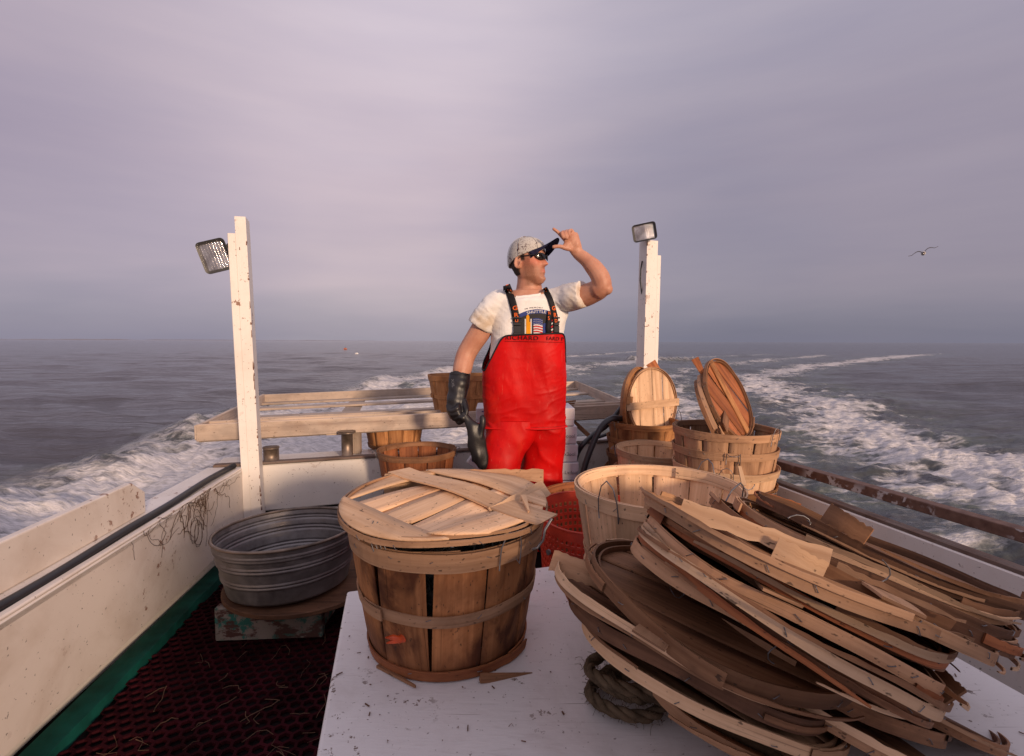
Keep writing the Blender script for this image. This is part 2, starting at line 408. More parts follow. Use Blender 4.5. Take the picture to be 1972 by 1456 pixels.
def make_sea():
    fine = np.radians(np.linspace(-62, 62, 760)); coarse = np.radians(np.linspace(64, 296, 60))
    ang = np.concatenate([fine, coarse])
    r = [1.0]
    while r[-1] < 70: r.append(r[-1] * 1.0115)
    while r[-1] < 9000: r.append(r[-1] * 1.035)
    r = np.array(r); R, A = np.meshgrid(r, ang, indexing='ij')
    x = R * np.sin(A); y = R * np.cos(A)
    sp = R * 0.0115
    h = np.zeros_like(x)
    rs = np.random.RandomState(3)
    for k in range(46):
        lam = .35 * (24 ** (k / 45.0)); th = radians(rs.normal(78, 26)); ph = rs.rand() * 6.28
        amp = .0052 * lam ** .75 * (.6 + .8 * rs.rand())
        fade = np.clip((lam / sp - 2.5) / 3, 0, 1)
        kx, ky = cos(th) * 2 * pi / lam, sin(th) * 2 * pi / lam
        wob = 1.2 * vnoise(x * .25 / lam ** .5 + k, y * .25 / lam ** .5)
        s_ = np.sin(kx * x + ky * y + ph + wob * 2)
        h += amp * fade * (np.exp(s_) - 1.27) * .75
    # foam bands of the wake: x, y, half width, strength
    wob = (fbm(x * .5, y * .5, 3) - .5) * 1.6; wob2 = (fbm(x * .5 + 40, y * .5 + 9, 3) - .5) * 1.6
    xw = x + wob; yw = y + wob2
    left = band(x + wob * .25, y + wob2 * .25, [(-4.2, 1.5, 1.35, 1.15), (-4.1, 5, 1.35, 1.15), (-4.15, 10, 1.15, 1.05), (-4.1, 16, .95, 1.05), (-3.5, 24, 1.0, 1.0), (-1.6, 33, 1.2, .95), (3, 45, 1.3, .9), (12, 64, 1.5, .85), (26, 95, 2, .7)])
    right = band(xw, yw, [(5.2, 2.0, 2.1, 1.0), (5.4, 5, 2.2, 1.0), (6.0, 8, 2.3, .97), (7.0, 12, 2.5, .95), (8.6, 17, 2.4, .93), (10.5, 22, 1.9, .9), (15, 28, 1.7, .95), (24, 38, 1.9, 1.0), (47, 61, 2.4, 1.0), (60, 72, 1.5, .4)])
    prop = band(xw, yw, [(-.75, 4.2, 1.1, 1.9), (-1.7, 8, 1.6, 1.9), (-2.2, 12, 1.9, 1.6), (-1.6, 17, 2.0, 1.2), (1, 24, 2.6, .85), (5, 32, 3.5, .75), (14, 46, 3.5, .7), (34, 66, 2, .55)])
    mid = band(xw, yw, [(2.4, 3, 1.8, .66), (3.2, 8, 2.2, .74), (3.8, 13, 2.4, .74), (5.5, 20, 2.4, .74), (9, 27, 2.4, .6), (17, 38, 3.0, .7), (36, 60, 1.6, .75)])
    inl = band(xw, yw, [(-2.6, 3, 1.3, .55), (-2.9, 8, 1.3, .6), (-3.0, 13, 1.2, .6)])
    foam = np.maximum.reduce([left, right, prop, mid, inl])
    wake = np.clip(np.maximum.reduce([left, right, prop, mid, inl]) + .75, 0, 1)
    f0 = np.clip(1.25 - R / 60, 0, 1)
    # churned water: raised breaking shoulder on the left, boils and pits in the wake
    turb = (fbm(x * 2.1, y * 2.1, 5) - .5) * .17 + (fbm(x * 6.5 + 3, y * 6.5, 3) - .5) * .10
    ridge = np.clip(band(x + wob * .3, y, [(-5.0, 1.5, 1.0, 1), (-5.0, 10, .8, 1), (-4.7, 16, .7, 1), (-4.0, 24, .6, 1), (-1.6, 33, .6, .8), (3, 45, .6, .7)]), 0, 1)
    hump = np.clip(prop, 0, 1)
    swell = .09 * np.sin(y * .75 - x * .25) * np.clip(wake, 0, 1)
    h = h + f0 * (turb * np.clip(foam * .8 + .45, 0, 1) + ridge ** .8 * (.10 + .20 * (fbm(x * 2.6 + 9, y * 2.6, 3) - .3)) + hump * .10 + swell)
    crest2 = np.clip(band(x, y, [(9, 40, .5, 1), (12, 41, .6, 1), (14.5, 42, .4, 1)]), 0, 1); h += crest2 * .35
    near = np.clip((R - 1) / 2.5, 0, 1); h = h * near
    z = SEA + h - R * R * 2.0e-8 * 0
    nr, na = x.shape
    me = bpy.data.meshes.new('sea')
    co = np.stack([x, y, z], -1).reshape(-1, 3)
    co = np.vstack([co, [[0, 0, SEA - .2]]])
    ii, jj = np.meshgrid(np.arange(nr - 1), np.arange(na), indexing='ij'); j2 = (jj + 1) % na
    q = np.stack([ii * na + jj, ii * na + j2, (ii + 1) * na + j2, (ii + 1) * na + jj], -1).reshape(-1, 4)
    nq = len(q); c = len(co) - 1
    tri = np.array([[c, (k + 1) % na, k] for k in range(na)])
    me.vertices.add(len(co)); me.vertices.foreach_set('co', co.ravel())
    me.loops.add(nq * 4 + na * 3); me.loops.foreach_set('vertex_index', np.concatenate([q.ravel(), tri.ravel()]))
    me.polygons.add(nq + na)
    me.polygons.foreach_set('loop_start', np.concatenate([np.arange(nq) * 4, nq * 4 + np.arange(na) * 3]))
    me.polygons.foreach_set('use_smooth', np.ones(nq + na, bool))
    me.update(calc_edges=True); me.validate()
    if me.polygons[0].normal.z < 0: me.flip_normals()
    fa = me.attributes.new('foam', 'FLOAT', 'POINT')
    fv = np.concatenate([foam.ravel(), [-1.0]]); fa.data.foreach_set('value', fv)
    wa = me.attributes.new('wake', 'FLOAT', 'POINT'); wa.data.foreach_set('value', np.concatenate([wake.ravel(), [0.0]]))
    ra = me.attributes.new('crest', 'FLOAT', 'POINT'); ra.data.foreach_set('value', np.concatenate([np.clip(np.maximum(ridge, crest2) , 0, 1).ravel(), [0.0]]))
    t = NT('sea_water')
    geo = t.N.new('ShaderNodeNewGeometry'); pos = geo.outputs['Position']
    def attr(n):
        a = t.N.new('ShaderNodeAttribute'); a.attribute_name = n; return a.outputs['Fac']
    def mapn(sc, rz=0):
        mp = t.N.new('ShaderNodeMapping'); mp.inputs['Scale'].default_value = sc; mp.inputs['Rotation'].default_value = (0, 0, rz); t.l(pos, mp.inputs[0]); return mp.outputs[0]
    wv = mapn((1, 1, 0), radians(14))
    warp = t.N.new('ShaderNodeTexNoise'); warp.inputs['Scale'].default_value = 1.3; warp.inputs['Detail'].default_value = 3; t.l(wv, warp.inputs['Vector'])
    ws = t.N.new('ShaderNodeVectorMath'); ws.operation = 'SCALE'; ws.inputs['Scale'].default_value = .55; t.l(warp.outputs['Color'], ws.inputs[0])
    wa_ = t.N.new('ShaderNodeVectorMath'); wa_.operation = 'ADD'; t.l(wv, wa_.inputs[0]); t.l(ws.outputs[0], wa_.inputs[1])
    # lacy foam: cell walls of a warped voronoi, several sizes
    def lace(sc, w):
        vo = t.N.new('ShaderNodeTexVoronoi'); vo.feature = 'DISTANCE_TO_EDGE'; vo.inputs['Scale'].default_value = sc; t.l(wa_.outputs[0], vo.inputs['Vector'])
        return t.rng(vo.outputs['Distance'], 0, w, 1, 0)
    l1 = lace(1.5, .42); l2 = lace(4.2, .40)
    nz = t.noise(wa_.outputs[0], 1.7, 8, .66)
    nz2 = t.noise(mapn((5, 12, 0), radians(-20)), 1, 5, .65)
    pat = t.math('ADD', t.math('MULTIPLY', nz, 1.15), t.math('ADD', t.math('MULTIPLY', l1, .22), t.math('ADD', t.math('MULTIPLY', l2, .14), t.math('MULTIPLY', nz2, .34))))
    strk = t.noise(mapn((.55, 3.4, 0), radians(-16)), 1.6, 6, .62, .5)
    pat = t.math('ADD', t.math('MULTIPLY', pat, .8), t.math('MULTIPLY', strk, .62))
    tot = t.math('ADD', t.math('MULTIPLY', attr('foam'), .55), t.math('SUBTRACT', pat, 1.02))
    fm = t.rng(tot, .29, .54, 0, 1, smooth=True)
    fm2 = t.math('MULTIPLY', attr('crest'), t.rng(t.noise(wa_.outputs[0], 3.2, 5, .7), .40, .58))
    fm = t.math('MAXIMUM', fm, t.math('MULTIPLY', fm2, .9))
    fm = t.math('MULTIPLY', fm, t.rng(t.noise(mapn((9, 22, 0)), 1, 4, .6), .28, .62, .42, .98))
    water = t.mix(t.math('MULTIPLY', attr('wake'), t.rng(nz, .35, .6)), (.05, .045, .052), (.085, .098, .086))
    c = t.mix(fm, water, (.66, .62, .63))
    t.base(c)
    t.b.inputs['IOR'].default_value = 1.33; t.b.inputs['Specular IOR Level'].default_value = .34
    t.l(t.rng(fm, 0, 1, .09, .85), t.b.inputs['Roughness'])
    # wind ripples
    r1 = t.noise(mapn((1.6, 5.5, 0), radians(-8)), 1, 7, .58, .3); r2 = t.noise(mapn((.35, 1.3, 0), radians(-5)), 1, 4, .5, .2)
    b1 = t.bump(r1, .5, .11); b2 = t.bump(r2, .55, .38, b1)
    t.bump(t.math('ADD', t.noise(wa_.outputs[0], 9, 5, .65), fm), .35, .05, b2)
    me.materials.append(t.m)
    o = bpy.data.objects.new('sea', me); col.objects.link(o); tag(o, kind='structure')
make_sea()

# a low strip of far shore on the left horizon
def shore():
    mb = MB(); rows = []
    for i in range(121):
        a = radians(-47 + i * .27); R = 8200; h = 6 + 9 * noise.noise(Vector((i * .13, 3, 0))) * 1.0 + 3 * noise.noise(Vector((i * .9, 1, 0)))
        h = max(1.5, h) * (1 - (i / 120) ** 3 * .7)
        p = Vector((R * sin(a), R * cos(a), 0)); q = Vector(((R + 400) * sin(a), (R + 400) * cos(a), 0))
        rows.append([p + Vector((0, 0, -2)), p + Vector((0, 0, h)), q + Vector((0, 0, h * .9)), q + Vector((0, 0, -2))])
    mb.grid(rows)
    o = mb.build('far_shore', plain('far_shore_haze_green', (.16, .15, .19), .9)); tag(o, kind='structure')
shore()

# ================================================================== BOAT
GZ = 0.49
def lerp(a, b, t): return a + (b - a) * t
# inner edge lines of the gunwales, on the level GZ
LA = P(113, 1128, GZ); LB = P(470, 903, GZ)          # left: near, far
RA = P(1861, 1070, GZ); RB = P(1268, 849, GZ)        # right: near, far
ldir = (LB - LA).normalized(); rdir = (RB - RA).normalized()
LA0 = LA - ldir * 1.3; RA0 = RA - rdir * 1.6
lout = Vector((-ldir.y, ldir.x, 0)); rout = Vector((rdir.y, -rdir.x, 0))
TL = P(505, 893, GZ); TR = P(1240, 846, GZ)          # transom inner top edge
tdir = (TR - TL).normalized(); tout = Vector((-tdir.y, tdir.x, 0))
X_left = LA + ldir * ((TL - LA).dot(tout) / ldir.dot(tout))
X_right = RA + rdir * ((TL - RA).dot(tout) / rdir.dot(tout))
Z = lambda v, z: Vector((v.x, v.y, z))

boat = empty('workboat', Z((X_left + X_right) / 2, 0), 'white wooden crab boat with cream inner sides and brown trimmed gunwales', 'boat')
mb = MB()   # deck sheet
mb.prism([(p.x, p.y) for p in (LA0 + lout * .18, RA0 + rout * .1, X_right + rout * .1 + tout * .02, X_left + lout * .18 + tout * .02)], -.04, 0)
mb.build('deck', M['deckdark'], boat)
# hull outside
def hull():
    mb = MB(); sec = []
    pts = [LA0 + lout * .20, lerp(LA0, X_left, .5) + lout * .20, X_left + lout * .12 + tout * .10, X_right + rout * .10 + tout * .10, lerp(RA0, X_right, .5) + rout * .10, RA0 + rout * .10]
    mid = (X_left + X_right + LA0 + RA0) / 4
    for p in pts:
        rows = []
        for z, k in ((GZ - .05, 1), (.1, .97), (-.3, .92), (-.7, .8)):
            q = Z(mid, 0) + (Z(p, 0) - Z(mid, 0)) * k; rows.append(Vector((q.x, q.y, z)))
        sec.append(rows)
    mb.grid(sec, sm=False); return mb
hull().build('hull', M['white_hull'], boat)
# left inner board (cream) hanging under the washboard
mb = MB(); mb.box(Z(LA0, .315) + lout * .012, Z(LB, .315) + lout * .012, .024, .35)
mb.build('inner_board', M['cream'], boat, bevel=.006)
# dark recess and teal strip below it
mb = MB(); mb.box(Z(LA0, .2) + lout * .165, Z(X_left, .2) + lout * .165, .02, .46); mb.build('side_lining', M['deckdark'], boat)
def teal():
    mb = MB(); rows = []
    for i in range(41):
        t = i / 40; p = lerp(LA0, X_left, t) ; w = .012 + .012 * noise.noise(Vector((t * 14, 0, 0))); o = .085
        rows.append([Z(p, .004) + lout * .085, Z(p, .034) + lout * .083, Z(p, .036) - lout * (w - .012), Z(p, .0) - lout * (w - .006)])
    mb.grid(rows, sm=False)
    # return of the strip at the stern
    mb.box(Z(TL, .03) - tout * .03, Z(TR, .03) - tout * .03, .05, .05)
    return mb
teal().build('chine_strip', M['teal'], boat)
# washboard (side deck) left
mb = MB()
mb.box(Z(LA0, GZ - .012) + lout * .105, Z(LB, GZ - .012) + lout * .105 + ldir * .05, .21, .024)
mb.build('washboard', M['white_post'], boat, bevel=.004)
mb = MB(); mb.box(Z(LA0, GZ + .006) + lout * .013, Z(LB, GZ + .006) + lout * .013 - ldir * .0, .026, .012); mb.build('coaming_cap', M['cream'], boat, bevel=.004)
# black rubber bead along the top
mb = MB(); pts = []
for i in range(30):
    t = i / 29; p = lerp(LA0, LB + ldir * .02, t); pts.append(Z(p, GZ + .016 + .003 * sin(t * 23)) + lout * (.045 + .006 * sin(t * 9) + .028 * max(0, t - .55)))
mb.tube(pts, .015, 10); mb.build('rubber_bead', M['black'], boat)
# outer side board standing on the washboard, its aft end cut off
def sideboard():
    mb = MB(); a = Z(LA0, 0) + lout * .12; e = P(312, 985, GZ) ; e = LA + ldir * (e - LA).dot(ldir); e = Z(e, 0) + lout * .12
    zb, zt = GZ + .001, GZ + .145
    prof = [(a, zb), (e, zb), (e, zb + .085), (e - ldir * .085, zt), (a, zt)]
    n = len(prof); b = len(mb.v)
    for off in (0, .03):
        mb.v.extend([tuple(Z(p, z) + lout * off) for p, z in prof])
    mb.face([0, 1, 2, 3, 4][::-1], None, 0, False); mb.face([5, 6, 7, 8, 9], None, 0, False)
    for k in range(n):
        k2 = (k + 1) % n; mb.face([k, k2, n + k2, n + k], None, 0, False)
    return mb
sideboard().build('side_board', M['cream'], boat, bevel=.005, segs=2)
mb = MB(); mb.box(Z(LA0, GZ + .152) + lout * .135, Z(P(270, 940, GZ + .15), GZ + .152) + lout * .06, .012, .012)
# transom: two planks with a dark gap, brown cap
mb = MB(); a = TL - tdir * .25; b = TR + tdir * .25
mb.box(Z(a, .345) + tout * .02, Z(b, .345) + tout * .02, .04, .27)
mb.box(Z(a, .095) + tout * .022, Z(b, .095) + tout * .022, .038, .195)
mb.build('transom', M['white_hull'], boat, bevel=.006)
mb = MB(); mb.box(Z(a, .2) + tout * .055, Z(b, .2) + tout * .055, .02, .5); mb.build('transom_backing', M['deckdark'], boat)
mb = MB(); mb.box(Z(a, GZ + .003) + tout * .015, Z(b, GZ + .003) + tout * .015, .05, .014, mi=0); mb.build('transom_cap', M['w_trim'], boat, bevel=.002)
mb = MB(); mb.box(Z(a, GZ - .014) + tout * .15, Z(b, GZ - .014) + tout * .15, .22, .02); mb.build('stern_deck', M['white_hull'], boat, bevel=.003)
# right side
mb = MB(); mb.box(Z(RA0, .245) + rout * .02, Z(X_right, .245) + rout * .02, .04, .49 - .002); mb.build('inner_side', M['white_hull'], boat, bevel=.004)
mb = MB(); mb.box(Z(RA0, GZ + .006) + rout * .03, Z(X_right, GZ + .006) + rout * .03, .045, .018); mb.build('gunwale_trim', M['w_trim'], boat, bevel=.003)
ra = Q(1861, 998, 1.80); rb = Q(1495, 892, 2.62); rd = (rb - ra)
mb = MB(); mb.box(ra - rd * 1.5, ra + rd * 2.3, .05, .042, uo=(0, 0)); mb.build('side_rail', M['rail'], boat, bevel=.004, segs=2)
for k in (-1.2, 1.9):
    mb = MB(); p = ra + rd * k; mb.box(Z(p, GZ + .01) , Z(p, p.z - .02), .03, .03, up=(0, 1, 0)); mb.build('rail_stanchion', M['rail'], boat)
# half bulkhead added out of view behind the camera to shade the foreground
wh = empty('shade_panel', (1.3, -.62, 0), 'added white half-height bulkhead at the forward end of the deck', 'occluder')
mb = MB(); mb.box((.15, -.62, .57), (2.9, -.62, .57), .06, 1.14); mb.build('panel', M['white_hull'], wh, bevel=.006)
mb = MB(); mb.box((.12, -.62, 1.155), (2.93, -.62, 1.155), .10, .03); mb.build('panel_cap', M['w_trim'], wh, bevel=.004)

# red honeycomb mat
def mat_():
    mb = MB(); a = .024; th = .010
    ox, oy = -1.48, .75; cols = 36; rows_ = 52
    ca, sa = cos(radians(10)), sin(radians(10))
    for i in range(cols):
        for j in range(rows_):
            cx = i * a * sqrt(3) + (j % 2) * a * sqrt(3) / 2; cy = j * a * 1.5
            X = ox + cx * ca - cy * sa; Y = oy + cx * sa + cy * ca
            if X > -.25 or Y > 2.55 or (Vector((X, Y, 0)) - LA).dot(lout) > -.02: continue
            ro = .0; zt = .012 + .004 * noise.noise(Vector((X * 3, Y * 3, 0)))
            b = len(mb.v)
            hexa = [(cos(k * pi / 3 + pi / 6 + radians(10)), sin(k * pi / 3 + pi / 6 + radians(10))) for k in range(6)]
            for (r, z) in ((a * 1.0, zt), (a * .78, zt), (a * .74, zt - th)):
                mb.v.extend([(X + c * r, Y + s_ * r, z) for c, s_ in hexa])
            for k in range(6):
                k2 = (k + 1) % 6
                mb.face([b + k, b + k2, b + 6 + k2, b + 6 + k], None, 0, False); mb.face([b + 6 + k, b + 6 + k2, b + 12 + k2, b + 12 + k], None, 0, False)
    return mb
o = mat_().build('deck_mat', M['mat']); tag(o, 'dark red honeycomb rubber mat lying on the deck left of the white box', 'mat')

# engine box
BX = [P(668, 1138, .47), P(1290, 1060, .47)]
bl = P(668, 1138, .47); bn = P(630, 1340, .47); bd = (bl - bn).normalized()
bfar = (P(1085, 1086, .47) - bl).normalized()
ebox = empty('engine_box', Z(bl, 0) + bfar * .85 - bd * .6, 'white painted engine box with a flat scuffed top carrying baskets and lids', 'box')
c1 = bl; c2 = bl + bfar * 1.42; c3 = c2 - bd * 1.7; c4 = bl - bd * 1.7
mb = MB(); mb.prism([(p.x, p.y) for p in (c1, c4, c3, c2)], .435, .47); mb.build('lid', M['boxtop'], ebox, bevel=.008, segs=2)
i_ = lambda p, q: p + ((c1 + c3) / 2 - p) * .025
mb = MB(); mb.prism([(p.x, p.y) for p in (i_(c1, 0), i_(c4, 0), i_(c3, 0), i_(c2, 0))], 0.0, .433); mb.build('casing', M['boxtop'], ebox)

M['chiprust'] = plain('bare_rusty_wood', (.16, .06, .035), .8, 0, .2, .6, 60)
# posts ----------------------------------------------------------------
def post(name, label, px0, py0, px1, py1, Y, w, d, sist, zlow, zcut):
    """px0.. top centre of front face, px1.. lower point of it, at depth Y"""
    top = Q(px0, py0, Y); low = Q(px1, py1, Y)
    ax = (top - low).normalized(); foot = low + ax * ((zlow - low.z) / ax.z)
    root = empty(name, foot, label, 'post', 'floodlight posts at the two corners of the stern')
    u = tdir; v = tout
    mb = MB(); mb.box(foot + v * d / 2, top + v * d / 2, d, w, up=u); s, sw, drop = sist; tmb = mb
    tp = top - ax * drop + u * (s * (w / 2 + sw / 2 + .0004)) ; ft = foot + u * (s * (w / 2 + sw / 2 + .0004))
    mb = MB(); mb.box(ft + v * (d / 2 - .01), tp + v * (d / 2 - .01), d - .023, sw, up=u); mb.build('side_plank', M['white_post'], root, bevel=.002)
    rnd = random.Random(int(px0)); cm = tmb; nf = len(cm.f)
    for k in range(46 if sist[0] < 0 else 16):
        t = rnd.random() ** (1.0 if k % 3 else .5); t = max(.02, min(.98, t)); p = foot + (top - foot) * (1 - t if sist[0] < 0 else t); L = rnd.choice([.006, .01, .014, .03, .05]) * rnd.uniform(.6, 1.4); wd = rnd.uniform(.003, .007)
        if rnd.random() < .65:
            e = p - u * (s * (w / 2)) ; cm.box(e + u * (s * wd * .5) - v * .0004, e + u * (s * wd * .5) - v * .0004 + ax * L, wd, .0030, up=v, w2=wd * .4)
            if rnd.random() < .6: cm.box(e + v * wd * .5 - u * s * .0004, e + v * wd * .5 - u * s * .0004 + ax * L * .8, .0030, wd, up=v, h2=wd * .3)
        else:
            e = p + u * rnd.uniform(-.4, .4) * w; cm.box(e, e + ax * L * .4, wd * .8, .0026, up=v, w2=wd * .3)
    for q in range(nf, len(cm.mi)): cm.mi[q] = 1
    cm.build('timber', [M['white_post'], M['chiprust']], root, bevel=.0025)
    return root, top, ax
pl, pltop, plax = post('lamp_post', 'flaking white timber post at the left corner of the stern, floodlight on its left', 462, 417, 494, 985, 2.82, .054, .125, (-1, .038, .09), 0.0, 0)
pr, prtop, prax = post('lamp_post', 'clean white timber post behind the right baskets, floodlight on its top', 1257, 463, 1250, 705, 3.72, .088, .10, (1, .03, .10), 0.0, 0)

# floodlights
def lamp_glass():
    t = NT('ribbed_lamp_glass'); t.base(t.mix(t.rng(t.noise(t.uv(kind='Object'), 14, 3), .35, .65), (.30, .28, .29), (.62, .60, .62)))
    t.set(.12, .75, .5)
    w = t.N.new('ShaderNodeTexWave'); w.bands_direction = 'Y'; w.inputs['Scale'].default_value = 55; t.l(t.uv(kind='Object'), w.inputs['Vector'])
    w2 = t.N.new('ShaderNodeTexWave'); w2.bands_direction = 'X'; w2.inputs['Scale'].default_value = 22; t.l(t.uv(kind='Object'), w2.inputs['Vector'])
    b = t.bump(w.outputs[0], .5, .002); t.bump(w2.outputs[0], .3, .003, b); return t.m
M['glass'] = lamp_glass()
def rrect(w, h, r, n=4):
    pts = []
    for cx, cy, a0 in ((w / 2 - r, h / 2 - r, 0), (-w / 2 + r, h / 2 - r, pi / 2), (-w / 2 + r, -h / 2 + r, pi), (w / 2 - r, -h / 2 + r, 1.5 * pi)):
        for k in range(n + 1): a = a0 + k * pi / 2 / n; pts.append((cx + r * cos(a), cy + r * sin(a)))
    return pts
def floodlight(label, c, face, spin, w, h, arm_to):
    face = Vector(face).normalized(); x = Vector((0, 0, 1)).cross(face).normalized(); y = face.cross(x)
    R = Matrix((x, y, face)).transposed() @ Matrix.Rotation(spin, 3, 'Z')
    root = empty('floodlight', c, label, 'floodlight', 'floodlights on the stern posts', rot=R)
    def loft(rings):
        mb = MB(); mb.grid([[(x_, y_, z_) for x_, y_ in pts] for pts, z_ in rings], close_v=True, sm=False)
        n = len(rings[0][0]); mb.face(list(range(n))[::-1], None, 0, False); b = (len(rings) - 1) * n; mb.face([b + k for k in range(n)], None, 0, False); return mb
    loft([(rrect(w * .5, h * .5, .01), -.085), (rrect(w * .8, h * .8, .015), -.06), (rrect(w, h, .02), -.012), (rrect(w, h, .02), 0.0)]).build('housing', M['lamp_white'], root, local=True)
    mb = MB(); o_ = rrect(w * 1.02, h * 1.02, .022); i_ = rrect(w * .86, h * .84, .014)
    mb.grid([[(a, b, .001) for a, b in o_], [(a, b, .014) for a, b in rrect(w, h, .02)], [(a, b, .012) for a, b in i_], [(a, b, .002) for a, b in i_]], close_v=True, sm=False)
    mb.build('bezel', M['black'], root, local=True)
    mb = MB(); n = 14; rows = []
    for i in range(n + 1):
        u_ = i / n * 2 - 1; rows.append([(u_ * w * .43, v_ * h * .42, .004 - .0 + .004 * (1 - u_ * u_)) for v_ in [k / 8 * 2 - 1 for k in range(9)]])
    mb.grid(rows, flip=False); mb.build('lens', M['glass'], root, local=True)
    mb = MB(); a = R.inverted() @ (Vector(arm_to) - Vector(c))
    mb.tube([(0, 0, -.05), Vector((0, 0, -.07)) * .5 + a * .5, a], .010, 8); mb.build('bracket', M['black'], root, local=True)
    return root
lc = Q(414, 493, 2.80)
floodlight('tilted floodlight hung on the left side of the left post', lc, (.30, -.93, -.12), radians(-17) * -1, .140, .166, Q(442, 470, 2.88))
rc = Q(1241, 447, 3.66)
floodlight('floodlight perched on top of the right post', rc, (-.18, -.97, -.10), radians(10), .160, .118, Q(1250, 470, 3.74))
mb = MB(); pts = [Q(1237, 503, 3.74), Q(1234, 520, 3.73), Q(1233, 540, 3.73), Q(1236, 566, 3.76)]
mb.tube(pts, .0055, 6); o = mb.build('lamp_cable', M['black']); tag(o, 'short black cable bowing out from the left of the right post', 'cable')

# stern rack ------------------------------------------------------------
FL = Q(378, 834, 2.95); FR = Q(1218, 790, 3.80); BL = Q(508, 768, 4.6); BR = Q(1108, 741, 5.4)
rack = empty('stern_rack', (FL + FR + BL + BR) / 4, 'weathered board rack hung out over the stern on pipe legs', 'rack')
def beam(a, b, w, h, name, dz=0): 
    mb = MB(); mb.box(a + Vector((0, 0, dz)), b + Vector((0, 0, dz)), w, h); return mb.build(name, M['w_grey'], rack, bevel=.003)
beam(FL, FR, .022, .098, 'front_beam'); beam(BL, BR, .022, .075, 'back_beam'); beam(FL, BL, .022, .085, 'end_beam'); beam(FR, BR, .022, .085, 'end_beam')
beam(lerp(FL, BL, .04), lerp(FR, BR, .04), .09, .016, 'slat', -.052)
beam(lerp(FL, BL, .12), lerp(FR, BR, .12), .02, .05, 'slat', .012)
beam(lerp(FL, BL, .42), lerp(FR, BR, .42), .12, .018, 'slat', -.03)
beam(lerp(FL, BL, .72), lerp(FR, BR, .72), .12, .018, 'slat', -.03)
beam(lerp(FL, BL, .95), lerp(FR, BR, .95), .10, .018, 'slat', -.035)
for t in (.27, .60): beam(lerp(FL, FR, t), lerp(BL, BR, t), .13, .018, 'cross_slat', -.050)
mb = MB()
p = P(669, 879, GZ); mb.tube([p, p + Vector((0, 0, .15))], .034, 16); mb.tube([p + Vector((0, 0, .146)), p + Vector((0, 0, .158))], .052, 16)
mb.build('pipe_leg', M['pipe'], rack)
mb = MB(); p = P(688, 877, GZ) + tout * .08; mb.box(p, p + Vector((0, 0, .16)), .05, .05, up=(0, 1, 0)); mb.build('square_leg', M['w_grey'], rack)
mb = MB(); p = P(1060, 855, GZ) + tout * .08; mb.tube([p, p + Vector((0, 0, .17))], .034, 16); mb.build('pipe_leg', M['pipe'], rack)
mb = MB(); p = P(521, 891, GZ) + tout * .04; mb.tube([p, p + Vector((0, 0, .082))], .043, 20); mb.tube([p + Vector((0, 0, .078)), p + Vector((0, 0, .086))], [.047, .046], 20)
o = mb.build('pipe_stub', M['pipe']); tag(o, 'short rusty steel pipe stub on the stern beside the left post', 'pipe')
# ================================================================== BASKETS, LIDS
def ringpt(r, a, z): return (r * cos(a), r * sin(a), z)
def hoop_mb(rf, z0, h, th=.004, a0=0.0, seed=0, wob=.002, n=56, over=.35, out=True, end_lift=0.006):
    """bent strip around a basket: rf(z) gives the radius it lies on"""
    mb = MB(); rnd = random.Random(seed); ph = rnd.random() * 9; U = rnd.random() * 50; V = rnd.random() * 50
    m = int(n * (1 + over / (2 * pi))); rows = []; uvs = []
    for i in range(m + 1):
        a = a0 + (2 * pi + over) * i / m; t = i / m
        dz = wob * noise.noise(Vector((cos(a) * 1.7 + ph, sin(a) * 1.7, ph))) * 2
        lift = (max(0, (t * (2 * pi + over) - 2 * pi + .05)) / (over + .05)) * end_lift + (th if t * (2 * pi + over) > 2 * pi - .02 else 0)
        sg = 1 if out else -1; row = []
        for (zz, o) in ((z0, 0), (z0, 1), (z0 + h, 1), (z0 + h, 0)):
            r = rf(zz) + sg * (.0006 + o * th + lift) ; row.append(Vector(ringpt(r, a, zz + dz)))
        rows.append(row); u = U + (a - a0) * rf(z0)
        uvs.append([(u, V), (u, V + .01), (u, V + .01 + h), (u, V + .02 + h), (u, V + .03 + h)])
    mb.grid(rows, uvs, close_v=True, sm=False, flip=not out)
    b = len(mb.v) - 4 * (m + 1); mb.face([b, b + 1, b + 2, b + 3], None, 0, False); k = b + 4 * m; mb.face([k + 3, k + 2, k + 1, k], None, 0, False)
    return mb

def staples(mb, rf, z, h, n, seed, mi=0):
    rnd = random.Random(seed)
    for i in range(n):
        a = i * 2 * pi / n + rnd.uniform(-.12, .12); zz = z + h * rnd.uniform(.3, .7); r = rf(zz) + .0062; da = .0042 / r * rnd.uniform(.5, 1.3); dz = rnd.uniform(-.005, .005)
        mb.tube([ringpt(r - .003, a - da, zz - dz), ringpt(r, a - da, zz - dz), ringpt(r, a + da, zz + dz), ringpt(r - .003, a + da, zz + dz)], .0007, 5, mi=mi)

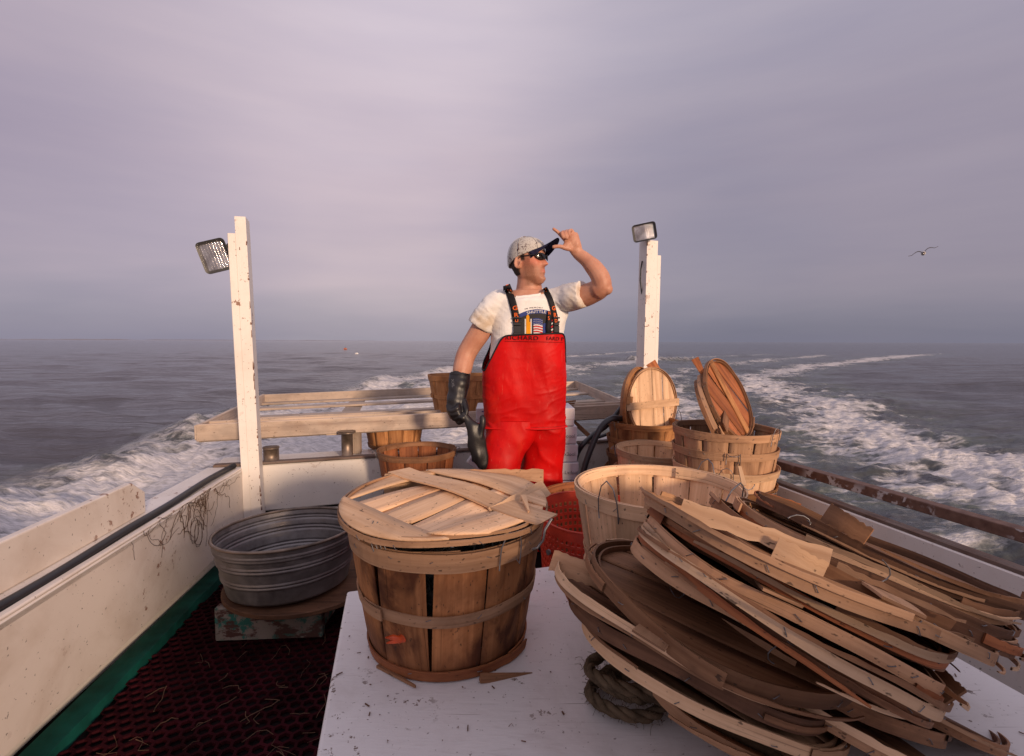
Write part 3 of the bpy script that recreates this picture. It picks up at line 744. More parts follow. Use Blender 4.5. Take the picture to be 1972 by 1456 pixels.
def basket(label, base, rt=.23, rb=.183, h=.29, N=13, mat='w_tan', hoopmat=None, seed=1, group=None, tilt=(0, 0), mid=True, handles=True, spin=0.0, gap=.05, upside=False, cat='basket', hh=.034, inner=True, botmat=None):
    rnd = random.Random(seed); hoopmat = hoopmat or mat
    R = Matrix.Rotation(tilt[0], 3, 'X') @ Matrix.Rotation(tilt[1], 3, 'Y') @ Matrix.Rotation(spin, 3, 'Z')
    if upside: R = R @ Matrix.Rotation(pi, 3, 'X'); base = Vector(base) + Vector((0, 0, h))
    root = empty('bushel_basket', base, label, cat, group, rot=R)
    rf = lambda z: rb + (rt - rb) * (max(0, z) / h) ** .86
    mb = MB()
    for k in range(N):
        w = 2 * pi / N; g = gap * rnd.uniform(.1, 1.5) * (1 if rnd.random() < .75 else .2)
        a_0 = k * w + g * w; a_1 = (k + 1) * w; sk = rnd.uniform(-.03, .03) * w; bul = rnd.uniform(-.0015, .0015)
        U, V = rnd.random() * 60, rnd.random() * 60; rows = []; uvs = []
        for j in range(10):
            t = j / 9; z = h * t; row = []; uv = []
            lo = a_0 - g * w * (1 - t) * .85 + sk * t; hi = a_1 - .012 * w + sk * t
            for q in range(5):
                s_ = q / 4; a = lo + (hi - lo) * s_
                r = rf(z) - .0015 + bul * sin(pi * t) + (.0022 if k % 2 else 0) - .0012 * sin(pi * s_)
                row.append(ringpt(r, a, z)); uv.append((U + z, V + (a - lo) * r))
            rows.append(row); uvs.append(uv)
        mb.grid(rows, uvs, flip=True)
    o = mb.build('staves', M[mat], root, local=True); s = o.modifiers.new('solid', 'SOLIDIFY'); s.thickness = .0028; s.offset = -1
    mb = MB(); nb = 5
    for k in range(nb):
        y0 = -rb + 2 * rb * k / nb + .002; y1 = -rb + 2 * rb * (k + 1) / nb - .002; pts = []
        ys = [y0 + (y1 - y0) * i / 4 for i in range(5)]
        rr = rb * .985
        L_ = [(-sqrt(max(0, rr * rr - y * y)), y) for y in ys]; R_ = [(-x, y) for x, y in reversed(L_)]
        mb.prism(L_[::-1] + R_[::-1], .012, .017, uo=(rnd.random() * 30, rnd.random() * 30))
    mb.build('base', M[mat], root, local=True)
    a0 = rnd.random() * 6
    def H(name, *a_, **k_):
        m_ = k_.pop('m', hoopmat); st = k_.pop('st', 0)
        x = hoop_mb(*a_, **k_)
        if st: staples(x, a_[0], a_[1], a_[2], st, seed + st, 1)
        return x.build(name, [M[m_], M['wire']], root, local=True)
    H('rim_hoop', rf, h - hh + .004, hh, .004, a0, seed, .0015, st=14)
    if inner: H('inner_hoop', lambda z: rf(z) - .0045, h - hh * .8 + .004, hh * .8, .003, a0 + 2, seed + 1, .001, out=False)
    if mid: H('middle_hoop', rf, h * .46, .026, .0035, a0 + 1.2, seed + 2, .003, st=10)
    H('bottom_hoop', rf, .002, .024, .004, a0 + 3, seed + 3, .0015, m=botmat or hoopmat, st=8)
    if handles:
        for s_ in (0, 1):
            a = rnd.uniform(-.2, .2) + s_ * pi + .4; r = rf(h); wdt = .055 / r; up = rnd.uniform(-.5, 1.0)
            pts = []
            for da, dr, dz in ((-1, .006, -.045), (-1, .009, -.02), (-.95, .012, .004), (-.6, .022 - up * .01, .01 + up * .035), (0, .026 - up * .012, .014 + up * .05), (.6, .022 - up * .01, .01 + up * .035), (.95, .012, .004), (1, .009, -.02), (1, .006, -.045), (.85, -.006, -.03)):
                pts.append(ringpt(r + dr, a + da * wdt * .5, h + dz))
            mb = MB(); mb.tube(pts, .0016, 6); mb.build('handle', M['wire'], root, local=True)
    return root

def make_lid(label, c, n, xdir, R=.23, mat='w_tan', rim=None, seed=1, group=None, rimh=.028, boards=4, battens=(0.0,), bw=.05, cres=False, curl=0.0, bend2=0.0, gap=.004, rimup=True, ext=.012, warp=.004, batmat=None, flatbat=False, rough=0.0, torn=0):
    rnd = random.Random(seed); rim = rim or mat; batmat = batmat or rim
    n = Vector(n).normalized(); x = Vector(xdir); x = (x - n * x.dot(n)).normalized(); y = n.cross(x)
    Rm = Matrix((x, y, n)).transposed()
    root = empty('basket_lid', c, label, 'basket lid', group, rot=Rm)
    ph = rnd.random() * 20
    def W(p):
        X, Y, Z_ = p
        return (X, Y, Z_ + curl * X * X + bend2 * Y * Y + warp * noise.noise(Vector((X * 5 + ph, Y * 5, ph))))
    mb = MB(); cuts = [-R]
    for k in range(1, boards): cuts.append(-R + 2 * R * k / boards + rnd.uniform(-.012, .012))
    cuts.append(R)
    for k in range(boards):
        y0, y1 = cuts[k] + gap * rnd.uniform(0, 1.2), cuts[k + 1] - gap * rnd.uniform(0, 1.0)
        sk = rnd.uniform(-.006, .006); U, V = rnd.random() * 60, rnd.random() * 60; dz = rnd.uniform(-.0006, .0006) * (1 + rough * 8); sl = rnd.uniform(-.1, .1) * rough; e0 = 1 - rnd.uniform(0, .12) * rough; e1 = 1 - rnd.uniform(0, .12) * rough
        rr = R - .001; rows = []; uvs = []
        ny = 5
        for i in range(15):
            s_ = i / 14 * 2 - 1; row = []; uv = []
            for j in range(ny):
                yy = y0 + (y1 - y0) * j / (ny - 1); yy2 = max(-rr * .9999, min(rr * .9999, yy)); xe = sqrt(max(0, rr * rr - yy2 * yy2))
                X = s_ * xe; Y = yy2 + sk * s_
                if X * X + Y * Y > rr * rr: Y = math.copysign(sqrt(max(0, rr * rr - X * X)), Y)
                X *= (e0 if s_ < 0 else e1) * (1 - (rough * .03 * rnd.random() if i in (0, 14) else 0)); row.append(W((X, Y, dz + sl * (Y - y0) * s_))); uv.append((U + X, V + Y))
            rows.append(row); uvs.append(uv)
        mb.grid(rows, uvs)
    o = mb.build('boards', M[mat], root, local=True); s = o.modifiers.new('solid', 'SOLIDIFY'); s.thickness = .0035; s.offset = 0
    # rim: an outer bent strip and a thinner inner one
    for name, ro, z0, hgt, outf in (('rim_hoop', R, -.003, rimh, True), ('inner_hoop', R - .007, .002, rimh * .55, False)):
        h_ = hoop_mb(lambda z: ro, z0 if rimup else z0 - hgt + .004, hgt, .0038, rnd.random() * 6, seed, .002, n=60, out=outf, end_lift=.012 if outf else 0)
        if outf: staples(h_, lambda z: ro, z0 if rimup else z0 - hgt, hgt, 16, seed + 9, 1)
        h_.v = [W(p) for p in h_.v]
        h_.build(name, [M[rim], M['wire']], root, local=True)
    for k in range(torn):
        tm = MB(); a0 = rnd.random() * 6; span = rnd.uniform(.8, 2.6); n_ = 26; rows = []; uvs = []; U = rnd.random() * 50; zc = rnd.uniform(-.012, .02); hgt = rnd.uniform(.006, .017); o1 = rnd.uniform(.002, .02); sg = rnd.choice((-1, 1)); dr = rnd.uniform(-.014, .012)
        for i in range(n_ + 1):
            t = i / n_; tt = t if sg > 0 else 1 - t; a = a0 + span * t; r = R + .0055 + o1 * tt ** 2; zz = zc + dr * tt ** 2; hh2 = hgt * (1 - .75 * tt ** 1.5) + rnd.uniform(-.0012, .0012)
            rows.append([W((r * cos(a), r * sin(a), zz)), W(((r + .0025) * cos(a), (r + .0025) * sin(a), zz)), W(((r + .0025) * cos(a), (r + .0025) * sin(a), zz + hh2)), W((r * cos(a), r * sin(a), zz + hh2))]); uvs.append([(U + a * R, 0), (U + a * R, .01), (U + a * R, .01 + hgt), (U + a * R, .02 + hgt), (U + a * R, .03 + hgt)])
        tm.grid(rows, uvs, close_v=True, sm=False); tm.build('torn_hoop', M[rnd.choice(('w_red', 'w_brown', 'w_pale', 'w_tan'))], root, local=True)
    for bi, by in enumerate(battens):
        L_ = sqrt(max(0, R * R - by * by)) + ext * rnd.uniform(.3, 1.6); L2 = sqrt(max(0, R * R - by * by)) + ext * rnd.uniform(.3, 1.6)
        bm = MB(); rows = []; uvs = []; U = rnd.random() * 50
        zb = (rimh + .0015 if not flatbat else .0045) if bi % 2 == 0 or flatbat else -.006
        for i in range(17):
            s_ = -L_ + (L_ + L2) * i / 16; jag = 0
            row = [W((by + dy, s_ + (rnd.uniform(-.004, .004) if i in (0, 16) else 0), zb + dz_)) for dy, dz_ in ((-bw / 2, 0), (bw / 2, 0), (bw / 2, .004), (-bw / 2, .004))]
            rows.append(row); uvs.append([(U + s_, 0), (U + s_, bw), (U + s_, bw + .004), (U + s_, 2 * bw), (U + s_, 2 * bw + .01)])
        bm.grid(rows, uvs, close_v=True, sm=False, flip=True)
        b = 0; bm.face([0, 1, 2, 3], None, 0, False); k = 64; bm.face([k + 3, k + 2, k + 1, k], None, 0, False)
        bm.build('batten', M[batmat], root, local=True)
    if cres:
        for sgn in (1, -1):
            cm = MB(); x0 = R * (.50 if sgn > 0 else .66); rows = []; uvs = []; U = rnd.random() * 40
            for i in range(21):
                a = -acos_(x0 / R) + 2 * acos_(x0 / R) * i / 20; Y = R * 1.004 * sin(a); xo = R * 1.004 * cos(a); row = []; uv = []
                for j in range(4):
                    X = x0 + (xo - x0) * j / 3; row.append(W((sgn * X, Y, .006))); uv.append((U + Y, X))
                rows.append(row); uvs.append(uv)
            cm.grid(rows, uvs, flip=sgn > 0)
            o = cm.build('edge_board', M[batmat], root, local=True); s = o.modifiers.new('solid', 'SOLIDIFY'); s.thickness = .004; s.offset = 0
    return root
def acos_(v): return math.acos(max(-1, min(1, v)))

def lid_view(E, F, k, beta, R=.23, side='up'):
    """centre, normal and long diameter of a lid of radius R whose long diameter runs between two sight lines"""
    e = ray(*E); g = ray(*F); d = 2 * R / (e - g * k).length
    A = CAM + e * d; B = CAM + g * (d * k); D = (B - A).normalized(); c = (A + B) / 2
    v = (c - CAM).normalized(); w1 = D.cross(v).normalized()
    if (side == 'up' and w1.z < 0) or (side == 'right' and w1.x < 0) or (side == 'left' and w1.x > 0): w1 = -w1
    w2 = (-v + D * v.dot(D)).normalized()
    return c, w1 * cos(beta) + w2 * sin(beta), D

# ---- front basket with a lid and crabs
fb = basket('big honey-coloured bushel basket with dark gaps between its staves, at the front', (-.157, 1.25, .472), .232, .186, .295, N=11, mat='w_wet', hoopmat='w_tan', seed=3, gap=.13, spin=radians(-62), botmat='w_red', hh=.042)
c = Vector((-.158, 1.215, .823)); bx = (P(1060, 1012, .82) - P(745, 925, .82)); bdir = Vector((.70, -.72, 0))
make_lid('wide pale lid with a broken edge resting on top of the front basket', c, (.015, -.05, 1), Vector((.64, .77, 0)), .240, 'w_fresh', 'w_tan', 5, rimh=.011, boards=5, battens=(0.06,), bw=.072, cres=True, gap=.019, rough=1.3, rimup=False, ext=.03, warp=.010, batmat='w_fresh', flatbat=True, curl=-.12)
def splinters():
    mb = MB(); R_ = lambda p, y, z: Vector(p)
    def sh(px, py, Y, px2, py2, Y2, w, t): mb.box(Q(px, py, Y), Q(px2, py2, Y2), w, t, w2=w * .25)
    return mb, sh
mb, sh = splinters(); sh(925, 1306, 1.062, 1032, 1302, 1.10, .012, .016)
o = mb.build('broken_strip', M['w_brown']); tag(o, 'broken brown hoop strip sticking out right at the foot of the front basket', 'wood strip')
mb, sh = splinters(); sh(728, 1282, 1.115, 800, 1322, 1.04, .010, .006)
o = mb.build('broken_strip', M['w_brown']); tag(o, 'thin dark splinter lying at the left foot of the front basket', 'wood strip')
mb, sh = splinters(); sh(1008, 955, 1.20, 1018, 985, 1.13, .014, .006)
o = mb.build('wood_chip', M['w_fresh']); tag(o, 'small curled pale wood chip lying on the lid of the front basket', 'wood chip')
mb = MB(); mb.tube([P(1062, 1000, .83), P(1050, 1020, .82), P(1046, 1040, .79), P(1035, 1055, .77), P(1025, 1058, .77)], .0028, 7)
mb.build('lid_wire', M['wire'], fb)
mb = MB(); 
for k in range(4):
    x0 = 712 + k * 8; mb.tube([Q(x0 + 8, 1003 + k * 2, 1.06), Q(x0, 1018, 1.045), Q(x0 + 1, 1040, 1.04), Q(x0 + 8, 1062, 1.05)], .0012, 5)
mb.build('wire_tie', M['wire'], fb)

M['crab'] = plain('crab_shell', (.045, .05, .04), .45, 0, .5, .6, 30, bump=.3)
M['claw'] = plain('crab_claw_orange', (.75, .10, .025), .35, 0, .5, .3, 60)
def crab_mb(mb, c, s, seed):
    rnd = random.Random(seed); R = Matrix.Rotation(rnd.uniform(0, 6), 3, 'Z') @ Matrix.Rotation(rnd.uniform(-.7, .7), 3, 'X')
    T = lambda p: Vector(c) + R @ (Vector(p) * s)
    rings = []
    for i in range(7):
        t = i / 6 * 2 - 1; w = sqrt(max(.02, 1 - t * t)); rings.append([T((1.0 * w * cos(a) * (1.15 if abs(sin(a)) < .3 else 1), t * .5, .26 * w * sin(a))) for a in [k * pi / 5 for k in range(10)]])
    mb.grid(rings, close_v=True)
    for sd in (-1, 1):
        for k in range(4):
            a = -.6 + k * .4; mb.tube([T((sd * .8, a * .5, 0)), T((sd * 1.4, a * 1.1, .35)), T((sd * 1.9, a * 1.6, -.3))], [.09 * s, .07 * s, .02 * s], 6)
        mb.tube([T((sd * .8, .35, 0)), T((sd * 1.3, .8, .1)), T((sd * 1.1, 1.3, .1)), T((sd * .6, 1.7, .1))], [.12 * s, .12 * s, .2 * s, .03 * s], 7)
mb = MB()
for k in range(34):
    a = k * 2.4; r = .105 * sqrt((k % 17 + .5) / 17); crab_mb(mb, (-.157 + r * cos(a), 1.275 + r * sin(a), .56 + .12 * (k // 17) + .03 * random.random()), .038, k)
for k in range(12):
    a = k * .55; crab_mb(mb, (-.157 + .125 * cos(a), 1.26 + .125 * sin(a), .745), .040, k + 50)
o = mb.build('crab_heap', M['crab']); tag(o, 'dark crabs heaped inside the front basket, glimpsed through its gaps', 'crabs', kind='stuff')
def claw(px, py, Y, s, label):
    mb = MB(); p = Q(px, py, Y); a = Q(px - 26 * s, py - 4, Y - .01); b = Q(px - 24 * s, py + 7, Y - .01)
    mb.tube([p + Vector((.02, .03, 0)), p, p + (a - p) * .5 + Vector((0, 0, .003)), a], [.008, .008, .006, .0015], 8)
    mb.tube([p + Vector((.01, .01, -.004)), p + (b - p) * .5, b], [.007, .005, .001], 8)
    o = mb.build('crab_claw', M['claw']); tag(o, label, 'crab claw')
claw(768, 1232, 1.052, 1.0, 'bright orange crab claw poking through a gap low on the front basket')

# ---- large pale half bushel
hb = basket('large pale shallow basket with clean inner walls, standing behind the lid pile', (.40, 1.40, .612), .222, .190, .195, N=12, mat='w_pale', seed=21, gap=.05, mid=False, hh=.036, spin=.3)
basket('upturned pale basket hidden under the large shallow basket', (.40, 1.41, .472), .215, .185, .137, N=12, mat='w_pale', seed=22, mid=False, handles=False, upside=True)

# ---- stacks of nested baskets
def stack(c, z0, n, dz, labels, mats, group, rt=.232, rb=.183, h=.29, seed=30):
    for i in range(n):
        rnd = random.Random(seed + i * 7)
        basket(labels[i], (c[0] + rnd.uniform(-.004, .004), c[1] + rnd.uniform(-.004, .004), z0 + i * dz), rt, rb, h, N=13, mat=mats[i % len(mats)], seed=seed + i, group=group, tilt=(rnd.uniform(-.02, .02), rnd.uniform(-.02, .02)), gap=.06, spin=rnd.random() * 6, mid=(i == n - 1), inner=(i == n - 1), handles=(i > 1))
ords = ['bottom', 'second from the bottom', 'third from the bottom', 'fourth from the bottom', 'fifth from the bottom', 'sixth from the bottom', 'top']
stack((1.0, 2.42), .003, 7, .084, ['%s basket of the tall nested stack by the right gunwale' % (ords[i] if i < 6 else 'open topmost') for i in range(7)], ['w_pale', 'w_pale', 'w_fresh', 'w_honey', 'w_fresh', 'w_tan', 'w_tan'], 'nested baskets in the tall right stack', seed=40)
stack((.846, 3.32), .003, 5, .10, ['%s basket of the nested stack in front of the right post' % (['bottom', 'second from the bottom', 'middle', 'second from the top', 'topmost'][i]) for i in range(5)], ['w_brown', 'w_honey', 'w_brown', 'w_honey', 'w_honey'], 'nested baskets below the right post', rt=.225, seed=60)
stack((.80, 2.85), .003, 4, .104, ['%s basket of the short nested stack between the two taller stacks' % (['bottom', 'second from the bottom', 'second from the top', 'pale topmost'][i]) for i in range(4)], ['w_tan', 'w_honey', 'w_tan', 'w_fresh'], 'nested baskets in the short middle stack', rt=.222, seed=80)
stack((.37, 2.40), .003, 3, .092, ['%s basket of the dark stack beside the man, behind the red plastic basket' % (['bottom', 'middle', 'topmost'][i]) for i in range(3)], ['w_brown', 'w_brown', 'w_red'], 'nested dark baskets beside the man', rt=.225, seed=95)
basket('brown open basket by the transom with a dark rim, left of the man', (-.545, 2.95, .291), .221, .172, .285, N=11, mat='w_red', hoopmat='w_brown', seed=110, gap=.05, mid=False)
basket('upturned brown basket under the open one by the transom', (-.545, 2.95, .002), .221, .172, .285, N=11, mat='w_brown', seed=111, mid=False, handles=False, upside=True)
basket('short brown basket standing on the stern deck under the rack', (P(760, 858, GZ).x, P(760, 858, GZ).y, GZ + .0), .20, .168, .185, N=12, mat='w_honey', hoopmat='w_brown', seed=120, mid=False, handles=False)
basket('honey-coloured bushel basket sitting on the stern rack behind the man', (-.366, 3.70, .672), .230, .178, .285, N=13, mat='w_honey', hoopmat='w_honey', seed=130, handles=False)

# ---- lids standing in the stacks
G1 = 'lids standing in the basket below the right post'
c, n, D = lid_view((1253, 708), (1260, 840), 1.0, .74, .222, 'right')
make_lid('clean pale round lid with a crosswise batten, upright in front of the right post', c, n, D, .222, 'w_pale', 'w_tan', 200, group=G1, boards=4, battens=(0.015,), bw=.047, ext=.035, rimh=.014, batmat='w_fresh', gap=.005)
nn = n.copy()
for i, (off, be, m_, lab) in enumerate(((.045, .42, 'w_brown', 'dark brown lid directly behind the clean pale one'), (.085, .34, 'w_honey', 'honey lid leaning third in the upright row below the right post'), (.115, .30, 'w_tan', 'backmost leaning lid of the upright row below the right post'))):
    c2, n2, D2 = lid_view((1240 - i * 9, 709 - (i % 2) * 4), (1226 - i * 9, 838), 1.0, be, .222, 'right')
    c2 = c2 + (c2 - CAM).normalized() * (.05 + .02 * i)
    make_lid(lab, c2, n2, D2, .218, m_, None, 210 + i, group=G1, rimh=.022, rimup=True)
mb = MB(); mb.box(Q(1253, 698, 3.5), Q(1272, 728, 3.5), .07, .004, up=(0, 1, 0), w2=.06); o = mb.build('wood_offcut', M['w_red']); tag(o, 'reddish scrap of veneer sticking up behind the pale lid at the right post', 'wood scrap')
G2 = 'lids standing in the tall right stack'
for i, (E, F, be, m_, lab) in enumerate((((1362, 700), (1446, 846), .42, 'w_red', 'reddish round lid with a long batten leaning in the tall stack, its face towards us'), ((1352, 716), (1424, 850), .22, 'w_brown', 'brown lid leaning just behind the reddish one in the tall stack'), ((1345, 726), (1406, 848), .18, 'w_tan', 'tan lid leaning third in the tall stack'), ((1339, 736), (1392, 846), .15, 'w_brown', 'outermost dark lid leaning at the left of the tall stack'))):
    ln = sqrt((F[0] - E[0]) ** 2 + (F[1] - E[1]) ** 2); F = (E[0] + (F[0] - E[0]) * 157 / ln, E[1] + (F[1] - E[1]) * 157 / ln)
    c2, n2, D2 = lid_view(E, F, 1.01, be, .196, 'right')
    make_lid(lab, c2, n2, D2 if i else (D2 + n2.cross(D2) * .25), .196, m_, 'w_brown' if i == 0 else None, 220 + i, group=G2, rimh=.018, boards=4, battens=(0.02,) if i else (), gap=.007)
    if i == 0:
        mb = MB(); d = (D2).normalized(); s_ = n2.cross(d); a = c2 - d * .190 + s_ * .03 + n2 * .006; b = c2 + d * .190 - s_ * .0 + n2 * .006
        mb.box(a, b, .045, .004, up=n2); mb.build('batten', M['w_honey'], bpy.data.objects[bpy.context.scene.collection.objects[-1].name] if False else [o_ for o_ in col.objects if o_.get('label') == lab][0])
mb = MB(); mb.box(Q(1338, 690, 2.42), Q(1356, 724, 2.4), .035, .005, up=(.3, 1, 0), w2=.02); o = mb.build('wood_offcut', M['w_red']); tag(o, 'jagged broken board end sticking up from the lids in the tall stack', 'wood scrap')

# ---- the pile of lids on the box
G3 = 'loose lids piled on the right half of the white box'
PILE = [
 ((1290, 1335), (1760, 1560), .85, .42, 'w_dark', 'w_brown', 'dark lid flat on the box top at the very bottom of the pile'),
 ((1230, 1270), (1700, 1500), .84, .34, 'w_brown', 'w_tan', 'brown lid lying second in the pile, close above the box top'),
 ((1500, 1330), (1960, 1500), .88, .30, 'w_tan', 'w_brown', 'tan lid jutting out low at the near right of the pile'),
 ((1560, 1255), (2000, 1420), .90, .22, 'w_brown', 'w_brown', 'brown lid low at the far right of the pile'),
 # E, F, k, beta, material, rim, label
 ((1135, 1185), (1620, 1425), .80, .30, 'w_tan', 'w_fresh', 'pale-rimmed lid overhanging the rope coil at the lower left of the pile'),
 ((1108, 1140), (1580, 1385), .82, .22, 'w_dark', 'w_dark', 'dark lid just above the pale-rimmed one at the lower left'),
 ((1082, 1098), (1540, 1345), .82, .22, 'w_brown', 'w_tan', 'lid with a batten pointing out to the left, low in the pile'),
 ((1152, 1066), (1640, 1318), .80, .36, 'w_brown', 'w_brown', 'lid lying open with its hollow inner face up, at the left of the pile'),
 ((1222, 1052), (1745, 1352), .80, .16, 'w_tan', 'w_tan', 'grey-tan lid above the hollow open one'),
 ((1236, 1024), (1792, 1345), .80, .15, 'w_red', 'w_pale', 'lid with a long pale rim running to the bottom right'),
 ((1250, 1008), (1790, 1310), .80, .14, 'w_brown', 'w_tan', 'tan lid with wire staples just above the long pale rim'),
 ((1285, 1004), (1800, 1275), .80, .14, 'w_dark', 'w_brown', 'dark brown lid in the middle of the pile'),
 ((1245, 963), (1800, 1218), .82, .12, 'w_tan', 'w_tan', 'long grey-tan lid reaching furthest up against the pale basket'),
 ((1330, 985), (1890, 1250), .80, .14, 'w_brown', 'w_tan', 'tan lid right of the long grey-tan one, dipping to the edge of the box'),
 ((1398, 1003), (1925, 1240), .82, .10, 'w_brown', 'w_dark', 'brown lid near the top right with a torn edge'),
 ((1398, 992), (1912, 1212), .84, .09, 'w_dark', 'w_dark', 'dark lid below the topmost boards on the right'),
 ((1418, 978), (1912, 1184), .85, .09, 'w_brown', 'w_tan', 'brown rough-edged lid second from the top on the right'),
 ((1458, 972), (1935, 1164), .86, .11, 'w_brown', 'w_dark', 'topmost lid beside the right gunwale with a short board lying on it'),
 ((1330, 1225), (1840, 1480), .84, .24, 'w_brown', 'w_tan', 'tan-rimmed lid low in the pile, cut by the lower edge of the view'),
 ((1420, 1195), (1905, 1425), .85, .18, 'w_dark', 'w_brown', 'dark lid filling the gap low at the right of the pile'),
 ((1300, 1160), (1800, 1415), .82, .20, 'w_brown', 'w_brown', 'worn brown lid just under the long grey-tan rims'),
 ((1262, 990), (1800, 1252), .82, .14, 'w_brown', 'w_red', 'reddish-rimmed lid squeezed under the long grey-tan one'),
 ((1236, 1040), (1770, 1362), .80, .16, 'w_brown', 'w_brown', 'thin brown lid tucked beneath the long pale rim'),
 ((1365, 978), (1880, 1232), .81, .12, 'w_red', 'w_brown', 'warm brown lid wedged in the upper middle of the pile'),
 ((1440, 985), (1930, 1205), .83, .09, 'w_tan', 'w_tan', 'light tan lid sandwiched third from the top on the right'),
]
for i, (E, F, k, be, m_, r_, lab) in enumerate(PILE):
    c2, n2, D2 = lid_view(E, F, k, be * (.6 if i > 7 else .9), .232 if i > 7 else .225, 'up')
    rnd = random.Random(300 + i)
    xd = D2 + n2.cross(D2) * rnd.uniform(-.5, .5)
    root = make_lid(lab, c2, n2, xd, .232 if i > 7 else .225, m_, r_, 300 + i, group=G3, rimh=(.0145 + .004 * (i % 3)) if i != 7 else .024, torn=4 if i > 3 else 1, boards=4, battens=(rnd.uniform(-.05, .05),) if i in (6, 10, 13) else (), ext=.03 if i == 6 else .012, gap=.006, warp=.012, curl=rnd.uniform(-.05, .15))

# loose broken boards on the pile
def chip(E, F, dE, dF, w, mat, label, w2=None, th=.004, tip=0):
    a = CAM + ray(*E) * dE; b = CAM + ray(*F) * dF; mb = MB()
    v = ((a + b) / 2 - CAM).normalized(); t_ = (b - a).normalized(); up = (-v + t_ * t_.dot(v)).normalized(); side = t_.cross(up)
    n_ = 14; rows = []; rnd = random.Random(int(E[0])); U = rnd.random() * 40
    uvs = []
    for i in range(n_ + 1):
        t = i / n_; ww = w * (1 - t) + (w2 if w2 is not None else w) * t; p = a.lerp(b, t) + up * (.006 * sin(pi * t)); e1 = rnd.uniform(-.002, .002); e2 = rnd.uniform(-.002, .002)
        row = [p - side * (ww / 2 + e1), p + side * (ww / 2 + e2)]; row += [q - up * th for q in row[::-1]]; rows.append(row); L = t * (b - a).length
        uvs.append([(U + L, 0), (U + L, ww), (U + L, ww + th), (U + L, 2 * ww), (U + L, 2 * ww + th)])
    mb.grid(rows, uvs, close_v=True, sm=False); mb.face([3, 2, 1, 0], None, 0, False); k = n_ * 4; mb.face([k, k + 1, k + 2, k + 3], None, 0, False)
    o = mb.build('broken_board', M[mat]); tag(o, label, 'broken board'); return o
chip((1312, 977), (1600, 1075), .86, .74, .030, 'w_pale', 'long pale splintered strip lying along the top of the lid pile', .024)
chip((1492, 1056), (1588, 1105), .76, .73, .038, 'w_fresh', 'short bright cream broken board in the middle of the lid pile', .030)
chip((1590, 985), (1672, 1034), .93, .87, .035, 'w_brown', 'short brown board lying across the topmost lid by the gunwale', .030)
chip((1062, 1078), (1178, 1122), 1.03, .98, .040, 'w_tan', 'grey-tan batten end pointing left out of the lid pile', .040)
chip((1245, 963), (1335, 1003), .97, .92, .030, 'w_tan', 'flat batten end lying against the large pale basket', .030)
chip((1612, 1090), (1860, 1200), .80, .72, .012, 'w_tan', 'thin torn sliver on the right of the lid pile', .004)
chip((1420, 1185), (1700, 1290), .80, .70, .010, 'w_red', 'reddish torn strip between the lids at the lower right', .003)
chip((1345, 1105), (1560, 1205), .84, .76, .007, 'w_red', 'narrow reddish splinter in the left half of the lid pile', .003)
chip((1790, 1298), (1835, 1345), .86, .80, .045, 'w_brown', 'square brown board end at the near right foot of the pile', .045)
def wires():
    mb = MB(); rnd = random.Random(77)
    for (px, py, d) in ((1430, 935, 1.22), (1405, 1300, .80), (1690, 1125, .78), (1808, 1205, .80), (1375, 1040, .86), (1500, 1240, .76), (1640, 1180, .74), (1560, 1010, .85), (1290, 1130, .86)):
        p = CAM + ray(px, py) * d; a = rnd.random() * 6; pts = [p]
        for k in range(5): a += rnd.uniform(.3, .9); pts.append(pts[-1] + (cr * cos(a) + cu * sin(a)) * rnd.uniform(.006, .013) + cf * rnd.uniform(-.003, .003))
        mb.tube(spline_(pts), .0011, 5)
    return mb
def spline_(p): return [p[0]] + [a.lerp(b, .5) for a, b in zip(p[:-1], p[1:])] + [p[-1]]
o = wires().build('wire_ends', M['wire']); tag(o, 'loose bent wire ends sticking out of the lid pile', 'wire', kind='stuff')
mb = MB(); b0 = CAM + ray(1425, 895) * 1.40
mb.tube(spline_([CAM + ray(*p) * d for p, d in (((1396, 975), 1.20), ((1400, 955), 1.20), ((1418, 935), 1.22), ((1434, 925), 1.24), ((1430, 950), 1.24), ((1428, 970), 1.24))]), .0018, 6)
o = mb.build('handle', M['wire'], hb)
mb = MB(); mb.box(CAM + ray(1424, 898) * 1.27, CAM + ray(1433, 935) * 1.25, .008, .003, w2=.012); mb.build('split_hoop_end', M['w_pale'], hb)

chip((742, 955), (897, 908), 1.42, 1.52, .045, 'w_fresh', 'broken board with a jagged tip rising at the back of the front lid', .006)
chip((905, 914), (1046, 916), 1.46, 1.40, .030, 'w_tan', 'narrow board end along the back edge of the front lid', .034)
chip((958, 1004), (1052, 938), 1.17, 1.33, .070, 'w_pale', 'bright cream split board at the right end of the front lid', .040)
